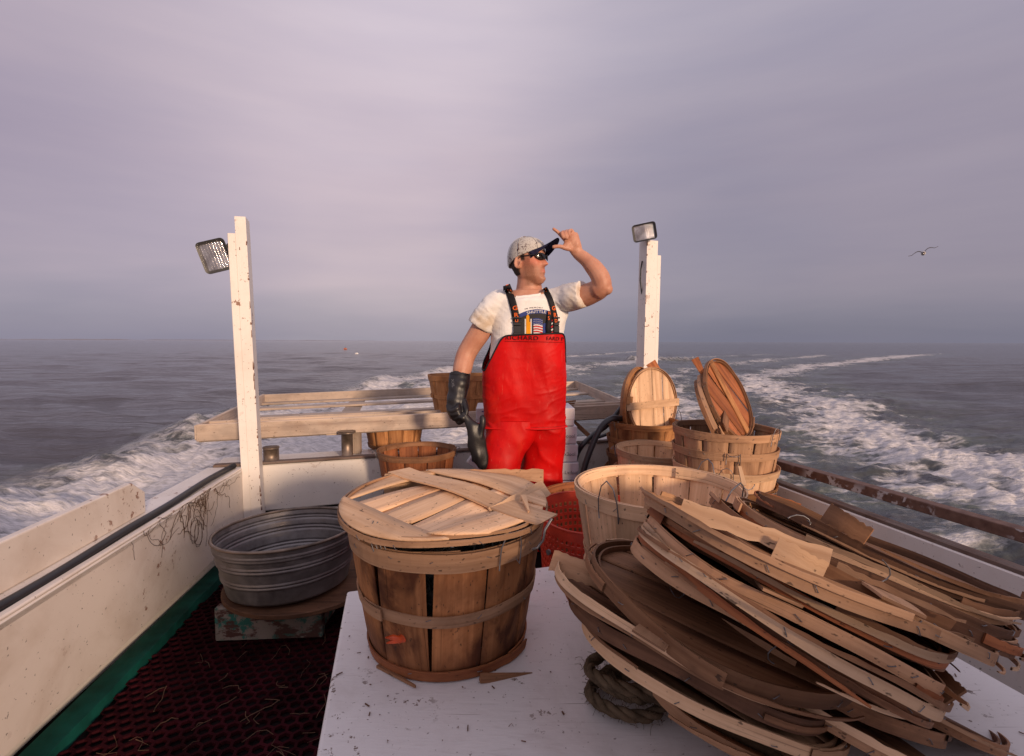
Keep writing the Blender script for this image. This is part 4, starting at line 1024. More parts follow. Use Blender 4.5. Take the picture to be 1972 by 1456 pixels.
# ================================================================== TUB, CARTONS, HOSE, ROPE ...
def galv():
    t = NT('galvanised_zinc'); o_ = t.uv(kind='Object')
    n = t.noise(o_, 18, 6, .7); n2 = t.noise(o_, 3.5, 4, .6, .5); vo = t.N.new('ShaderNodeTexVoronoi'); vo.inputs['Scale'].default_value = 60; t.l(o_, vo.inputs['Vector'])
    c = t.mix(t.rng(n, .35, .65), (.17, .155, .158), (.28, .26, .258)); c = t.mix(t.math('MULTIPLY', t.rng(n2, .48, .68), .55), c, (.08, .06, .055))
    c = t.mix(t.math('MULTIPLY', t.rng(vo.outputs['Distance'], .0, .6), .2), c, (.26, .24, .245))
    t.base(c); t.l(t.rng(n, .3, .7, .34, .62), t.b.inputs['Roughness']); t.b.inputs['Metallic'].default_value = .7; t.bump(n, .25, .003); return t.m
M['zinc'] = galv()
def lathe(mb, prof, n=72, mi=0, sx=1.0, sy=1.0, close=False):
    rows = [[(r * cos(k * 2 * pi / n) * sx, r * sin(k * 2 * pi / n) * sy, z) for k in range(n)] for r, z in prof]
    mb.grid(rows, [[(k / n * 2 * pi * max(r, .01), z * 1.0) for k in range(n + 1)] for r, z in prof], close_v=True, mi=mi, flip=False)
tubc = Vector((-.94, 2.14, .178))
Rt = Matrix.Rotation(radians(-2), 3, 'Y') @ Matrix.Rotation(radians(-1.5), 3, 'X')
tub = empty('wash_tub', tubc, 'round galvanised metal wash tub with ribbed sides and a dark rolled rim', 'tub', rot=Rt)
prof = [(0.0, .006), (.226, .006), (.234, .012)]
hh_ = .232
for i in range(61):
    t = i / 60; z = .012 + (hh_ - .012) * t; r = .236 + .046 * t
    for zc in (.30, .36, .60, .66, .815, .865):
        r += .0055 * exp(-((t - zc) / .014) ** 2)
    prof.append((r, z))
mb = MB(); lathe(mb, prof); o = mb.build('wall', M['zinc'], tub, local=True); s = o.modifiers.new('s', 'SOLIDIFY'); s.thickness = .003
mb = MB(); mb.tube([((.284) * cos(k * pi / 36), .284 * sin(k * pi / 36), hh_) for k in range(72)], .0065, 8, closed=True); mb.build('rim', M['pipe'], tub, local=True)
for a in (radians(8), radians(188)):
    mb = MB(); r = .285; mb.tube([(r * cos(a - .13), r * sin(a - .13), .222), (r * 1.045 * cos(a - .13), r * 1.045 * sin(a - .13), .215), (r * 1.05 * cos(a), r * 1.05 * sin(a), .195), (r * 1.045 * cos(a + .13), r * 1.045 * sin(a + .13), .215), (r * cos(a + .13), r * sin(a + .13), .222)], .004, 6); mb.build('handle', M['wire'], tub, local=True)
st = empty('tub_stand', (-.94, 2.12, 0), 'peeling green and white wooden stand with a round board under the wash tub', 'stand')
mb = MB(); mb.box((-1.165, 1.985, .085), (-.755, 2.015, .085), .045, .135); mb.build('front_plank', M['peel'], st, bevel=.004)
mb = MB(); mb.box((-1.16, 2.30, .085), (-.72, 2.33, .085), .045, .135); mb.build('back_plank', M['peel'], st, bevel=.004)
mb = MB(); mb.box((-1.14, 2.01, .085), (-1.14, 2.30, .085), .03, .13); mb.build('side_plank', M['peel'], st, bevel=.003)
mb = MB(); mb.box((-.785, 2.04, .085), (-.785, 2.30, .085), .03, .13); mb.build('side_plank', M['peel'], st, bevel=.003)
mb = MB(); pts = [(-.895 + .315 * cos(a) * (1 + .01 * noise.noise(Vector((a * 2, 0, 0)))), 2.17 + .30 * sin(a)) for a in [k * 2 * pi / 60 for k in range(60)]]; mb.prism(pts, .156, .176); mb.build('round_board', M['w_dark'], st, bevel=.003)

# cartons
M['carton'] = plain('white_carton', (.62, .60, .65), .6, 0, .3, .12, 5, bump=.1)
M['ink'] = plain('grey_ink', (.12, .11, .14), .7); M['inkblue'] = plain('blue_ink', (.06, .055, .22), .7)
def text_mesh(s, size=1.0, ext=0.0, bold=0.0, space=1.0):
    cu_ = bpy.data.curves.new('t', 'FONT'); cu_.body = s; cu_.size = size; cu_.extrude = ext; cu_.align_x = 'CENTER'; cu_.align_y = 'CENTER'; cu_.offset = bold; cu_.space_character = space; cu_.resolution_u = 3
    o = bpy.data.objects.new('t', cu_); col.objects.link(o); dg = bpy.context.evaluated_depsgraph_get(); dg.update()
    me = bpy.data.meshes.new_from_object(o.evaluated_get(dg), depsgraph=dg); bpy.data.objects.remove(o); bpy.data.curves.remove(cu_); return me
cy = Q(1000, 860, 3.12)
ctexts = [None, None, None, '3-Lxdool', 'Lx3ool', 'gidoool', '']
for i in range(7):
    rnd = random.Random(500 + i); cx = .088 + rnd.uniform(-.006, .006) + (.012 if i in (3,) else 0); yy = 3.30 + rnd.uniform(-.01, .01); rot = radians(16 - 14) + rnd.uniform(-.02, .02)
    z0 = .003 + i * .113; w, d, h = (.625, .29, .110)
    if i == 6: w = .60; cx -= .012
    root = empty('carton', (cx, yy, z0), '%s white shallow carton of the stack behind the man%s' % (['lowest', 'second from the bottom', 'third from the bottom', 'fourth from the bottom', 'third from the top', 'second from the top', 'topmost'][i], ', its left end printed in blue' if i == 6 else ''), 'carton', 'white cartons stacked behind the man', rot=Matrix.Rotation(rot, 3, 'Z'))
    mb = MB(); mb.box((-w / 2, 0, h * .4), (w / 2, 0, h * .4), d - .006, h * .8); mb.build('tray', M['carton'], root, bevel=.003, local=True)
    mb = MB(); mb.box((-w / 2 - .003, 0, h * .66 + .001), (w / 2 + .003, 0, h * .66 + .001), d, h * .66 - .002); mb.build('lid', M['carton'], root, bevel=.004, local=True, segs=2)
    if ctexts[i]:
        me = text_mesh(ctexts[i], .030, 0, 0); me.transform(Matrix.Translation((w / 2 - .055, -d / 2 - .0015, h * .45)) @ Matrix.Rotation(pi / 2, 4, 'X')); me.materials.append(M['ink'])
        o = bpy.data.objects.new('print', me); col.objects.link(o); o.parent = root
    if i == 6:
        me = text_mesh('TUX', .075, 0, .001); me.transform(Matrix.Translation((-w / 2 + .055, -d / 2 - .0015, h * .5)) @ Matrix.Rotation(pi / 2, 4, 'X') @ Matrix.Rotation(radians(-80), 4, 'Z') @ Matrix.Scale(.7, 4)); me.materials.append(M['inkblue'])
        o = bpy.data.objects.new('print', me); col.objects.link(o); o.parent = root
# tipped carton leaning at the left foot of the stack
cc = Q(925, 888, 3.02); root = empty('carton', cc, 'small white carton tipped on its corner behind the hanging glove', 'carton', rot=Matrix.Rotation(radians(8), 3, 'Z') @ Matrix.Rotation(radians(38), 3, 'Y'))
mb = MB(); mb.box((-.06, .02, 0), (.10, .02, 0), .05, .11); mb.build('box', M['carton'], root, bevel=.003, local=True)
me = text_mesh('CNS', .06, 0, .0005); me.transform(Matrix.Translation((-.025, -.0065, .0)) @ Matrix.Rotation(pi / 2, 4, 'X') @ Matrix.Rotation(radians(60), 4, 'Z') @ Matrix.Scale(.6, 4)); me.materials.append(M['inkblue']); o = bpy.data.objects.new('print', me); col.objects.link(o); o.parent = root

def spline(pts, n=40):
    pts = [Vector(p) for p in pts]; out = []; P_ = [pts[0] * 2 - pts[1]] + pts + [pts[-1] * 2 - pts[-2]]
    m = len(pts) - 1
    for i in range(m):
        k = max(2, n // m)
        for j in range(k + (1 if i == m - 1 else 0)):
            t = j / k; a, b, c_, d = P_[i], P_[i + 1], P_[i + 2], P_[i + 3]
            out.append(.5 * ((2 * b) + (c_ - a) * t + (2 * a - 5 * b + 4 * c_ - d) * t * t + (3 * b - a - 3 * c_ + d) * t ** 3))
    return out
def tube_thing(name, pts, r, mat, label=None, cat=None, n=10, sp=60, parent=None, group=None):
    mb = MB(); mb.tube(spline(pts, sp), r, n); o = mb.build(name, M[mat], parent)
    if label: tag(o, label, cat, group)
    return o
tube_thing('hose', [Q(1196, 806, 3.28), Q(1178, 806, 3.2), Q(1158, 822, 3.15), Q(1139, 862, 3.12), Q(1124, 905, 3.1), Q(1117, 945, 3.1), Q(1116, 1010, 3.12), Vector((.43, 3.05, .03)), Vector((.62, 3.0, .02))], .0185, 'hose', 'thick black hose arching down in front of the transom, nearer of the two', 'hose', 12)
tube_thing('hose', [Q(1200, 780, 3.45), Q(1170, 818, 3.34), Q(1142, 838, 3.28), Q(1118, 862, 3.2), Q(1106, 892, 3.46), Q(1085, 960, 3.5)], .016, 'hose', 'thinner black hose crossing behind the arching one towards the cartons', 'hose', 12)
tube_thing('hose', [Q(1150, 843, 3.62), Q(1165, 838, 3.62), Q(1182, 831, 3.62), Q(1215, 820, 3.66)], .011, 'hose', 'short length of thin black hose lying over the transom by the right baskets', 'hose', 10)
mb = MB(); mb.box(Q(1100, 808, 3.75), Q(1142, 846, 3.70), .03, .06, up=(0, -1, 0)); o = mb.build('wood_offcut', M['w_brown'], bevel=.003); tag(o, 'split brown plank leaning under the rack right of the cartons', 'plank')
mb = MB()
for k in range(5): mb.box(Q(1084, 775 + k * 3, 3.6 + k * .01), Q(1108 - k * 2, 772 + k * 5, 3.65), .012, .01)
o = mb.build('splintered_board', M['w_brown']); tag(o, 'splintered dark board end lying on the rack just right of the man', 'wood scrap')

# red plastic basket: pierced wall
def redbasket():
    c = Vector((.30, 1.965, .003)); root = empty('plastic_basket', c, 'red pierced plastic basket behind the far edge of the white box', 'basket', rot=Matrix.Rotation(radians(4), 3, 'X'))
    mb = MB(); N = 60; rb, rt, H = .155, .205, .56; rf = lambda z: rb + (rt - rb) * z / H
    def flare(a, z): return rf(z) * (1 + .03 * sin(3 * a + 1) * z / H)
    zs = [0, .24]; z = .24
    while z < H - .06: z += .012; zs.append(z); z += .016; zs.append(z)
    zs += [H - .02, H]
    for i in range(len(zs) - 1):
        hole = i >= 1 and (i % 2 == 0) and zs[i + 1] < H - .03
        for k in range(N):
            for half in (0, 1):
                if hole and half == 1: continue
                a0 = (k + half * .42) * 2 * pi / N; a1 = (k + (.42 if half == 0 else 1)) * 2 * pi / N
                b = len(mb.v); mb.v.extend([ringpt(flare(a0, zs[i]), a0, zs[i]), ringpt(flare(a1, zs[i]), a1, zs[i]), ringpt(flare(a1, zs[i + 1]), a1, zs[i + 1]), ringpt(flare(a0, zs[i + 1]), a0, zs[i + 1])])
                mb.face([b, b + 1, b + 2, b + 3], None, 0, False)
    o = mb.build('wall', M['redplastic'], root, local=True); s = o.modifiers.new('s', 'SOLIDIFY'); s.thickness = .003
    mb = MB(); mb.tube([ringpt(flare(k * pi / 30, H), k * pi / 30, H) for k in range(60)], .004, 6, closed=True); mb.build('rim', M['redplastic'], root, local=True)
    mb = MB(); lathe(mb, [(0, .25), (rf(.25) - .004, .25)], 40); mb.build('base', M['redplastic'], root, local=True)
    for a in (radians(215), radians(325)):
        mb = MB(); mb.tube([ringpt(rf(.45) + .004, a, .45), ringpt(rf(.45) + .012, a, .45)], .010, 10); mb.build('stud', M['wire'], root, local=True)
redbasket()
for i in range(2):
    pass

# rope coil on the box
def rope_coil():
    mb = MB(); c = P(1205, 1340, .485); pts = []
    for i in range(150):
        t = i / 149; a = t * 2 * pi * 2.6 + 1.2; r = .055 + .012 * sin(t * 9) + .010 * (t * 2.6 % 1)
        pts.append(c + Vector((r * cos(a) * 1.05, r * sin(a), .004 + .024 * int(t * 2.6) + .006 * sin(a * 2) + .012 * (t * 2.6 % 1))))
    pts += [pts[-1] + Vector((.05 * k, -.03 * k, -.006 * k)) for k in range(1, 5)]
    for s_ in range(3):
        strand = []
        for i, p in enumerate(pts):
            t_ = (pts[min(i + 1, len(pts) - 1)] - pts[max(0, i - 1)]).normalized(); u = (Vector((0, 0, 1)) - t_ * t_.z).normalized(); v = t_.cross(u); a = i * .55 + s_ * 2 * pi / 3
            strand.append(p + u * cos(a) * .0060 + v * sin(a) * .0060)
        mb.tube(strand, .0070, 7)
    rnd = random.Random(4)
    for k in range(900):
        p = pts[rnd.randrange(len(pts))] + Vector((rnd.gauss(0, .007), rnd.gauss(0, .007), rnd.gauss(0, .007))); d = Vector((rnd.gauss(0, 1), rnd.gauss(0, 1), rnd.gauss(0, 1))).normalized() * .016
        mb.tube([p, p + d * .5 + Vector((0, 0, .002)), p + d], .0005, 3, cap=False)
    return mb
o = rope_coil().build('rope', M['rope']); tag(o, 'hairy brown fibre rope coiled on the white box at the foot of the lid pile', 'rope')

# debris on the box top, weed on the left side
def debris():
    mb = MB(); rnd = random.Random(12)
    for k in range(330):
        s_ = rnd.random(); t_ = rnd.random() * 1.6; p = bl + bfar * (s_ * 1.35) - bd * t_; p = Vector((p.x, p.y, .472)); a = rnd.random() * 6; L = rnd.choice([.002, .003, .004, .005, .009, .014]); 
        if rnd.random() < .9: mb.box(p, p + Vector((cos(a) * L, sin(a) * L, .0008)), .0012 + rnd.random() * .0016, .0012)
        else: mb.tube([p, p + Vector((cos(a) * L, sin(a) * L, .003)), p + Vector((cos(a + .9) * L * 1.8, sin(a + .9) * L * 1.8, 0))], .0006, 4)
    return mb
o = debris().build('debris', M['w_dark']); tag(o, 'tiny dark chips and bits of weed scattered on the white box top', 'debris', kind='stuff')
def weeds():
    mb = MB(); rnd = random.Random(5)
    def strand(p, n, L, r=.0009, curl=.5):
        pts = [Vector(p)]; d = Vector((0, 0, -1)); ang = rnd.uniform(-1, 1)
        for k in range(n):
            ang += rnd.gauss(0, curl); dd = ldir * sin(ang) + Vector((0, 0, -cos(ang) * .9)); q = pts[-1] + dd * L / n; q += -lout * rnd.uniform(-.0004, .0004)
            if q.z > GZ + .01: q.z = GZ + .01
            pts.append(q)
        mb.tube(spline(pts, n * 3), r, 4)
    for k in range(44):
        t = rnd.choice([rnd.gauss(.58, .06), rnd.gauss(.70, .06), rnd.gauss(.5, .12)]); p = lerp(LA, LB, t) - lout * .003; p = Vector((p.x, p.y, GZ + .012 - rnd.random() * .03)); strand(p, rnd.randint(5, 12), rnd.uniform(.08, .30), rnd.uniform(.0006, .0013), .6)
    for t, z in ((.575, .36), (.60, .33)):
        pts = []; 
        for k in range(26): a = k * .55; pts.append(Z(lerp(LA, LB, t), z) - lout * .004 + ldir * (.045 + .012 * sin(k)) * cos(a) + Vector((0, 0, (.05 + .01 * cos(k * 1.3)) * sin(a))))
        mb.tube(pts, .0009, 4)
    return mb
o = weeds().build('dry_weed', M['weed']); tag(o, 'brown dry weed strands hanging over the left cream side board', 'weed', kind='stuff')
def decklitter():
    mb = MB(); rnd = random.Random(8)
    for k in range(70):
        p = Vector((rnd.uniform(-1.2, -.5), rnd.uniform(1.1, 1.95), .018)); a = rnd.random() * 6
        pts = [p]; 
        for j in range(rnd.randint(2, 5)): a += rnd.gauss(0, .7); pts.append(pts[-1] + Vector((cos(a), sin(a), rnd.uniform(-.1, .1))) * rnd.uniform(.01, .035)); pts[-1].z = max(.014, min(.03, pts[-1].z))
        mb.tube(pts, rnd.uniform(.0006, .0018), 4)
    return mb
o = decklitter().build('deck_litter', M['weed']); tag(o, 'tangled weed and straw lying on the red deck mat', 'weed', kind='stuff')

# gull and buoys
def gull():
    c = Q(1778, 488, 16.0); root = empty('gull', c, 'grey and white gull gliding over the sea at the right, wings spread', 'bird')
    wh = plain('gull_white', (.62, .58, .58), .7); gy = plain('gull_grey', (.07, .06, .07), .7)
    X = Vector((.98, .1, .12)); U = Vector((-.1, .0, 1)); F = Vector((.55, .8, -.05)).normalized()
    mb = MB(); pts = [c + F * t for t in (-.20, -.12, -.03, .06, .13, .17, .21)]; mb.tube(pts, [.02, .045, .06, .055, .035, .033, .006], 10)
    mb.build('body', wh, root)
    for sg, tip in ((1, Q(1807, 474, 16)), (-1, Q(1749, 493, 16))):
        mb = MB(); rows = []
        for i in range(13):
            t = i / 12; p = c.lerp(tip, t) + U * (.10 * sin(pi * min(1, t * 1.3)) * (1 - t * .5)) ; ch = .12 * (1 - t) ** .6 + .012
            rows.append([p + F * ch * .5, p + U * .018 * (1 - t), p - F * ch * .5 - U * .012, p - U * .012])
        mb.grid(rows, close_v=True); mb.build('wing', gy, root)
    mb = MB(); a = c - F * .17; mb.box(a, a - F * .13 - U * .02, .04, .01, w2=.10); mb.build('tail', gy, root)
    mb = MB(); a = c + F * .21; mb.tube([a, a + F * .04], [.008, .002], 6); mb.build('bill', M['claw'], root)
gull()
for i, (px, py, mcol, lab) in enumerate(((665, 673, (.45, .12, .05), 'small orange fishing buoy floating far left of the man'), (687, 682, (.75, .72, .72), 'white fishing buoy floating just right of the orange one'))):
    p = P(px, py, SEA + .03); root = empty('buoy', p, lab, 'buoy', 'fishing buoys floating on the left'); m_ = plain('buoy_paint', mcol, .5)
    s_ = p.y / 1000 * 3.2
    mb = MB(); mb.tube([p + Vector((-s_, 0, 0)), p + Vector((-s_ * .6, 0, s_ * .3)), p + Vector((0, 0, s_ * .5)), p + Vector((s_ * .6, 0, s_ * .3)), p + Vector((s_, 0, 0))], [s_ * .2, s_ * .45, s_ * .5, s_ * .4, s_ * .15], 10); mb.build('float', m_, root)
    mb = MB(); mb.tube([p, p + Vector((.02, 0, s_ * 1.7))], s_ * .08, 6); mb.build('stick', M['black'], root)
# ================================================================== THE MAN
def skin():
    t = NT('sunburnt_skin'); o_ = t.uv(kind='Object'); n = t.noise(o_, 14, 4); n2 = t.noise(o_, 60, 3)
    c = t.mix(t.rng(n, .35, .65), (.45, .20, .13), (.53, .265, .18)); c = t.mix(t.math('MULTIPLY', t.rng(n2, .6, .75), .3), c, (.36, .12, .08))
    t.base(c); t.set(.5, 0, .35); t.b.inputs['Subsurface Weight'].default_value = .08; t.b.inputs['Subsurface Radius'].default_value = (.02, .008, .004); t.bump(n2, .12, .002); return t.m
M['skin'] = skin()
def headskin():
    t = NT('face_skin_with_stubble'); o_ = t.uv(kind='Object'); n = t.noise(o_, 18, 4)
    a = t.N.new('ShaderNodeAttribute'); a.attribute_name = 'beard'; b = t.N.new('ShaderNodeAttribute'); b.attribute_name = 'lips'; h = t.N.new('ShaderNodeAttribute'); h.attribute_name = 'flush'; hr = t.N.new('ShaderNodeAttribute'); hr.attribute_name = 'hairm'
    c = t.mix(t.rng(n, .35, .65), (.46, .20, .13), (.53, .265, .18))
    c = t.mix(t.math('MULTIPLY', h.outputs['Fac'], .6), c, (.58, .13, .085))
    sp = t.noise(o_, 420, 2)
    c = t.mix(t.math('MULTIPLY', a.outputs['Fac'], t.rng(sp, .35, .6, .40, .9)), c, (.13, .055, .03))
    c = t.mix(t.math('MULTIPLY', b.outputs['Fac'], .75), c, (.45, .11, .09))
    c = t.mix(hr.outputs['Fac'], c, (.035, .02, .014))
    t.base(c); t.set(.5, 0, .35); t.b.inputs['Subsurface Weight'].default_value = .06; t.b.inputs['Subsurface Radius'].default_value = (.02, .008, .004)
    return t.m
def shirtmat():
    t = NT('worn_white_cotton'); o_ = t.uv(kind='Object'); n = t.noise(o_, 9, 5, .6); a = t.N.new('ShaderNodeAttribute'); a.attribute_name = 'dirt'
    c = t.mix(t.math('MULTIPLY', a.outputs['Fac'], t.rng(n, .38, .62)), (.80, .775, .765), (.50, .38, .27)); n3 = t.noise(o_, 22, 4)
    c = t.mix(t.math('MULTIPLY', t.rng(n3, .60, .70), .18), c, (.45, .33, .25)); t.base(c); t.set(.85, 0, .15)
    t.bump(t.noise(t.uv((18, 18, 50), kind='Object'), 1, 4, .55, .5), .35, .006); return t.m
def oilskin():
    t = NT('red_oilskin'); o_ = t.uv(kind='Object'); n = t.noise(t.uv((10, 10, 3), kind='Object'), 1, 6, .65, .5); n2 = t.noise(o_, 5, 4, .6); sc = t.noise(t.uv((160, 160, 10), kind='Object'), 1, 3, .6, .4)
    c = t.mix(t.rng(n2, .35, .65), (.42, .003, .004), (.58, .004, .004)); c = t.mix(t.math('MULTIPLY', t.rng(n, .56, .72), .16), c, (.75, .08, .03))
    c = t.mix(t.math('MULTIPLY', t.rng(sc, .66, .72), .22), c, (.70, .20, .14)); dk = t.noise(o_, 26, 4, .6); c = t.mix(t.math('MULTIPLY', t.rng(dk, .64, .72), .4), c, (.22, .006, .008))
    t.base(c); t.l(t.rng(n, .3, .7, .42, .62), t.b.inputs['Roughness']); t.b.inputs['Specular IOR Level'].default_value = .17; t.bump(t.noise(t.uv((7, 7, 4), kind='Object'), 1, 4, .5, .8), .55, .012); return t.m
M['face'] = headskin(); M['shirt'] = shirtmat(); M['red'] = oilskin()
M['glove'] = plain('black_rubber_glove', (.012, .010, .012), .42, 0, .5, .5, 20, bump=.25)
MY = 2.9
man = empty('person', Vector((Q(1008, 900, MY).x, MY, 0)), 'man in red bib overalls and a white shirt raising one hand to his cap brim', 'person')
def mq(px, py, dy=0.0): return Q(px, py, MY + dy)
PXM = MY / FPX    # metres per photo pixel at the man

def rings_loft(mb, rings, n=40, ex=2.3, cap=True, mi=0):
    """rings: (pxL, pxR, py, depth offset of the centre, half depth)"""
    rows = []
    for (l, r, py, dy, hd) in rings:
        c = mq((l + r) / 2, py, dy); hw = (r - l) / 2 * PXM * (1 + dy / MY); row = []
        for k in range(n):
            a = k * 2 * pi / n; ca, sa = cos(a), sin(a); x = hw * math.copysign(abs(ca) ** (2 / ex), ca); y = hd * math.copysign(abs(sa) ** (2 / ex), sa)
            row.append(Vector((c.x + x, c.y + y, c.z)))
        rows.append(row)
    b = len(mb.v); mb.grid(rows, close_v=True, mi=mi)
    if cap: mb.face([b + k for k in range(n)][::-1]); b2 = b + (len(rows) - 1) * n; mb.face([b2 + k for k in range(n)])
    return rows
def limb(mb, pts, n=16, sub=4, ball=True):
    """pts: (point, radius)"""
    P_ = spline([p for p, r in pts], (len(pts) - 1) * sub); rr = []
    for i in range(len(P_)):
        t = i / (len(P_) - 1) * (len(pts) - 1); k = min(int(t), len(pts) - 2); f = t - k; f = f * f * (3 - 2 * f); rr.append(pts[k][1] * (1 - f) + pts[k + 1][1] * f)
    mb.tube(P_, rr, n)
def blob(mb, c, r, R=None, n=14):
    rows = []; R = R or Matrix.Identity(3)
    for i in range(n + 1):
        a = pi * i / n; rows.append([Vector(c) + R @ Vector((r[0] * sin(a) * cos(k * 2 * pi / n), r[1] * sin(a) * sin(k * 2 * pi / n), r[2] * cos(a))) if 0 < i < n else Vector(c) + R @ Vector((.001 * cos(k * 2 * pi / n), .001 * sin(k * 2 * pi / n), r[2] * cos(a))) for k in range(n)])
    mb.grid(rows, close_v=True); b = len(mb.v) - n * (n + 1); mb.face([b + k for k in range(n)]); b2 = b + n * n; mb.face([b2 + k for k in range(n)][::-1])

# ---- head shape (local: x forward, y to his left, z up), posed on the neck
FACE = Vector((.86, -.51, .06)).normalized()
hl = Vector((0, 0, 1)).cross(FACE).normalized(); hu = FACE.cross(hl)
HR = Matrix((FACE, hl, hu)).transposed(); HC = mq(1017, 507, 0.0)
HT = lambda p: HC + HR @ (Vector(p) * 1.04)
def interp(tab, z):
    if z <= tab[0][0]: return tab[0][1:]
    for a, b in zip(tab[:-1], tab[1:]):
        if z <= b[0]:
            t = (z - a[0]) / (b[0] - a[0]); t = t * t * (3 - 2 * t) * .5 + t * .5; return tuple(x + (y - x) * t for x, y in zip(a[1:], b[1:]))
    return tab[-1][1:]
HEAD = [(-.120, .064, .0, .018), (-.112, .084, .010, .029), (-.096, .0915, .030, .041), (-.075, .090, .055, .053), (-.045, .0895, .075, .063), (-.015, .088, .088, .069), (.015, .086, .096, .072), (.045, .092, .10, .0745), (.075, .088, .098, .074), (.10, .068, .082, .060), (.115, .035, .05, .035), (.121, .004, .01, .008)]
def g(x, s_): return exp(-(x / s_) ** 2)
def head_pt(a, z):
    F, B, W = interp(HEAD, z); ca, sa = cos(a), sin(a)
    ex = 2.0 if z > .03 else 2.25
    x = (F if ca > 0 else B) * math.copysign(abs(ca) ** (2 / ex), ca); y = W * math.copysign(abs(sa) ** (2 / ex), sa)
    fr = max(0, ca)
    if fr > 0:
        ay = abs(y)
        nose = max(0, 1 - abs(z + .000) / .0) if False else 0
        zz = (z - .026) / (-.020 - .026)                       # 0 bridge .. 1 tip
        if -.3 < zz < 1.25:
            pr = (.008 + .026 * max(0, min(1, zz)) ** 1.1) * (1 if zz < 1 else max(0, 1 - (zz - 1) / .25)) * (1 if zz > 0 else 1 + zz / .3)
            x += pr * g(y, .0095 + .006 * max(0, zz))
        x += .006 * g(z + .018, .008) * g(ay - .014, .006)      # nostrils
        x += .0085 * g(z + .047, .005) * g(y, .020) + .0095 * g(z + .058, .006) * g(y, .017) - .006 * g(z + .0525, .0022) * g(y, .022)
        x += .008 * g(z + .092, .013) * g(y, .018)              # chin
        x -= .004 * g(z + .073, .008) * g(y, .022)
        x += .006 * g(z - .042, .009) * g(ay - .022, .022)      # brow
        x -= .011 * g(z - .018, .013) * g(ay - .031, .013)      # sockets
        x += .005 * g(z + .012, .02) * g(ay - .045, .016)       # cheeks
    if abs(sa) > .3: y += math.copysign(.004 * g(z + .075, .02) * g(x - .02, .03), y)
    return (x, y, z)
def head_mb(mb):
    rows = []; n = 96; zs = [-.120 + .241 * i / 110 for i in range(111)]
    for z in zs: rows.append([HT(head_pt(k * 2 * pi / n, z)) for k in range(n)])
    b = len(mb.v); mb.grid(rows, close_v=True); mb.face([b + k for k in range(n)][::-1]); b2 = b + (len(rows) - 1) * n; mb.face([b2 + k for k in range(n)])
    for s_ in (-1, 1):                                          # ears
        c0 = Vector((-.012, s_ * .074, -.004)); pts = []
        for k in range(11):
            a = radians(-100 + 265 * k / 10); pts.append(HT(c0 + Vector((-.014 * sin(a) * 1.1 - .004, s_ * (.006 + .008 * g(k - 5, 4)), .028 * -cos(a) * (1 if k > 3 else .9)))))
        mb.tube(pts, [.005] * 3 + [.0062] * 8, 8); blob(mb, HT(c0 + Vector((-.006, s_ * .001, -.004))), (.014, .007, .024), HR, 10); blob(mb, HT(c0 + Vector((-.002, s_ * .002, -.026))), (.008, .006, .009), HR, 8)

# ---- hands
def finger(mb, pts, r0, r1, n=10):
    P_ = spline(pts, (len(pts) - 1) * 5); m = len(P_); mb.tube(P_, [r0 + (r1 - r0) * (i / (m - 1)) for i in range(m)], n); blob(mb, P_[-1], (r1, r1, r1), None, 8)
def hq(px, py, dy): return Q(px, py, 2.72 + dy)
def right_open_hand(mb):
    """his left hand: thumb under the brim, forefinger up, other fingers curled, palm towards us"""
    w = hq(1112, 487, .02)
    rows_c = [((1112, 488), .030, .021, 0.015), ((1108, 478), .036, .022, .01), ((1102, 466), .042, .021, .005), ((1099, 455), .042, .018, .005), ((1098, 450), .037, .014, .008)]
    ax = (hq(1098, 450, 0) - hq(1112, 488, 0)).normalized(); side = Vector((ax.z, 0, -ax.x)).normalized()
    pts = [hq(p[0], p[1], d) for p, a, b, d in rows_c]; mb.tube(pts, [(a, b) for p, a, b, d in rows_c], 16, up=side)
    blob(mb, hq(1092, 473, -.005), (.022, .017, .024)); blob(mb, hq(1110, 470, .0), (.018, .017, .028))
    finger(mb, [hq(1100, 480, -.005), hq(1089, 478, -.012), hq(1078, 474.5, -.02), hq(1066, 475.5, -.02)], .0135, .0098)      # thumb
    finger(mb, [hq(1088, 462, .0), hq(1080, 453, .0), hq(1073, 446, -.005), hq(1066, 441, -.008)], .0108, .0085)               # forefinger
    finger(mb, [hq(1092, 455, .012), hq(1086, 447, .0), hq(1082, 450, -.03), hq(1085, 457, -.036)], .0105, .0090)
    finger(mb, [hq(1098, 452, .012), hq(1093, 445, .0), hq(1089, 450, -.032), hq(1092, 459, -.036)], .0105, .0088)
    finger(mb, [hq(1105, 452, .012), hq(1101, 443.5, .0), hq(1096, 446, -.030), hq(1097, 454, -.034)], .0098, .0080)

SH_R = mq(950, 588, .0); EL_R = mq(900, 678, .03); WR_R = mq(884, 752, -.05)
SH_L = mq(1090, 580, .0); EL_L = Q(1163, 553, 2.70); WR_L = hq(1113, 488, .02)
def arms(mb):
    limb(mb, [(mq(975, 578, 0), .055), (SH_R, .066), (mq(930, 630, .02), .062), (EL_R, .056), (mq(891, 708, -.0), .054), (mq(886, 735, -.03), .040), (WR_R, .032), (mq(884, 775, -.07), .032)])
    limb(mb, [(mq(1065, 575, .0), .05), (SH_L, .062), (Q(1125, 570, 2.80), .060), (Q(1150, 559, 2.74), .056), (EL_L, .046)]); blob(mb, Q(1169, 557, 2.69), (.030, .032, .030))
    limb(mb, [(Q(1150, 560, 2.72), .048), (Q(1160, 552, 2.70), .048), (Q(1156, 534, 2.70), .049), (Q(1144, 516, 2.71), .045), (Q(1127, 499, 2.73), .035), (WR_L, .031), (hq(1110, 480, .015), .029)])
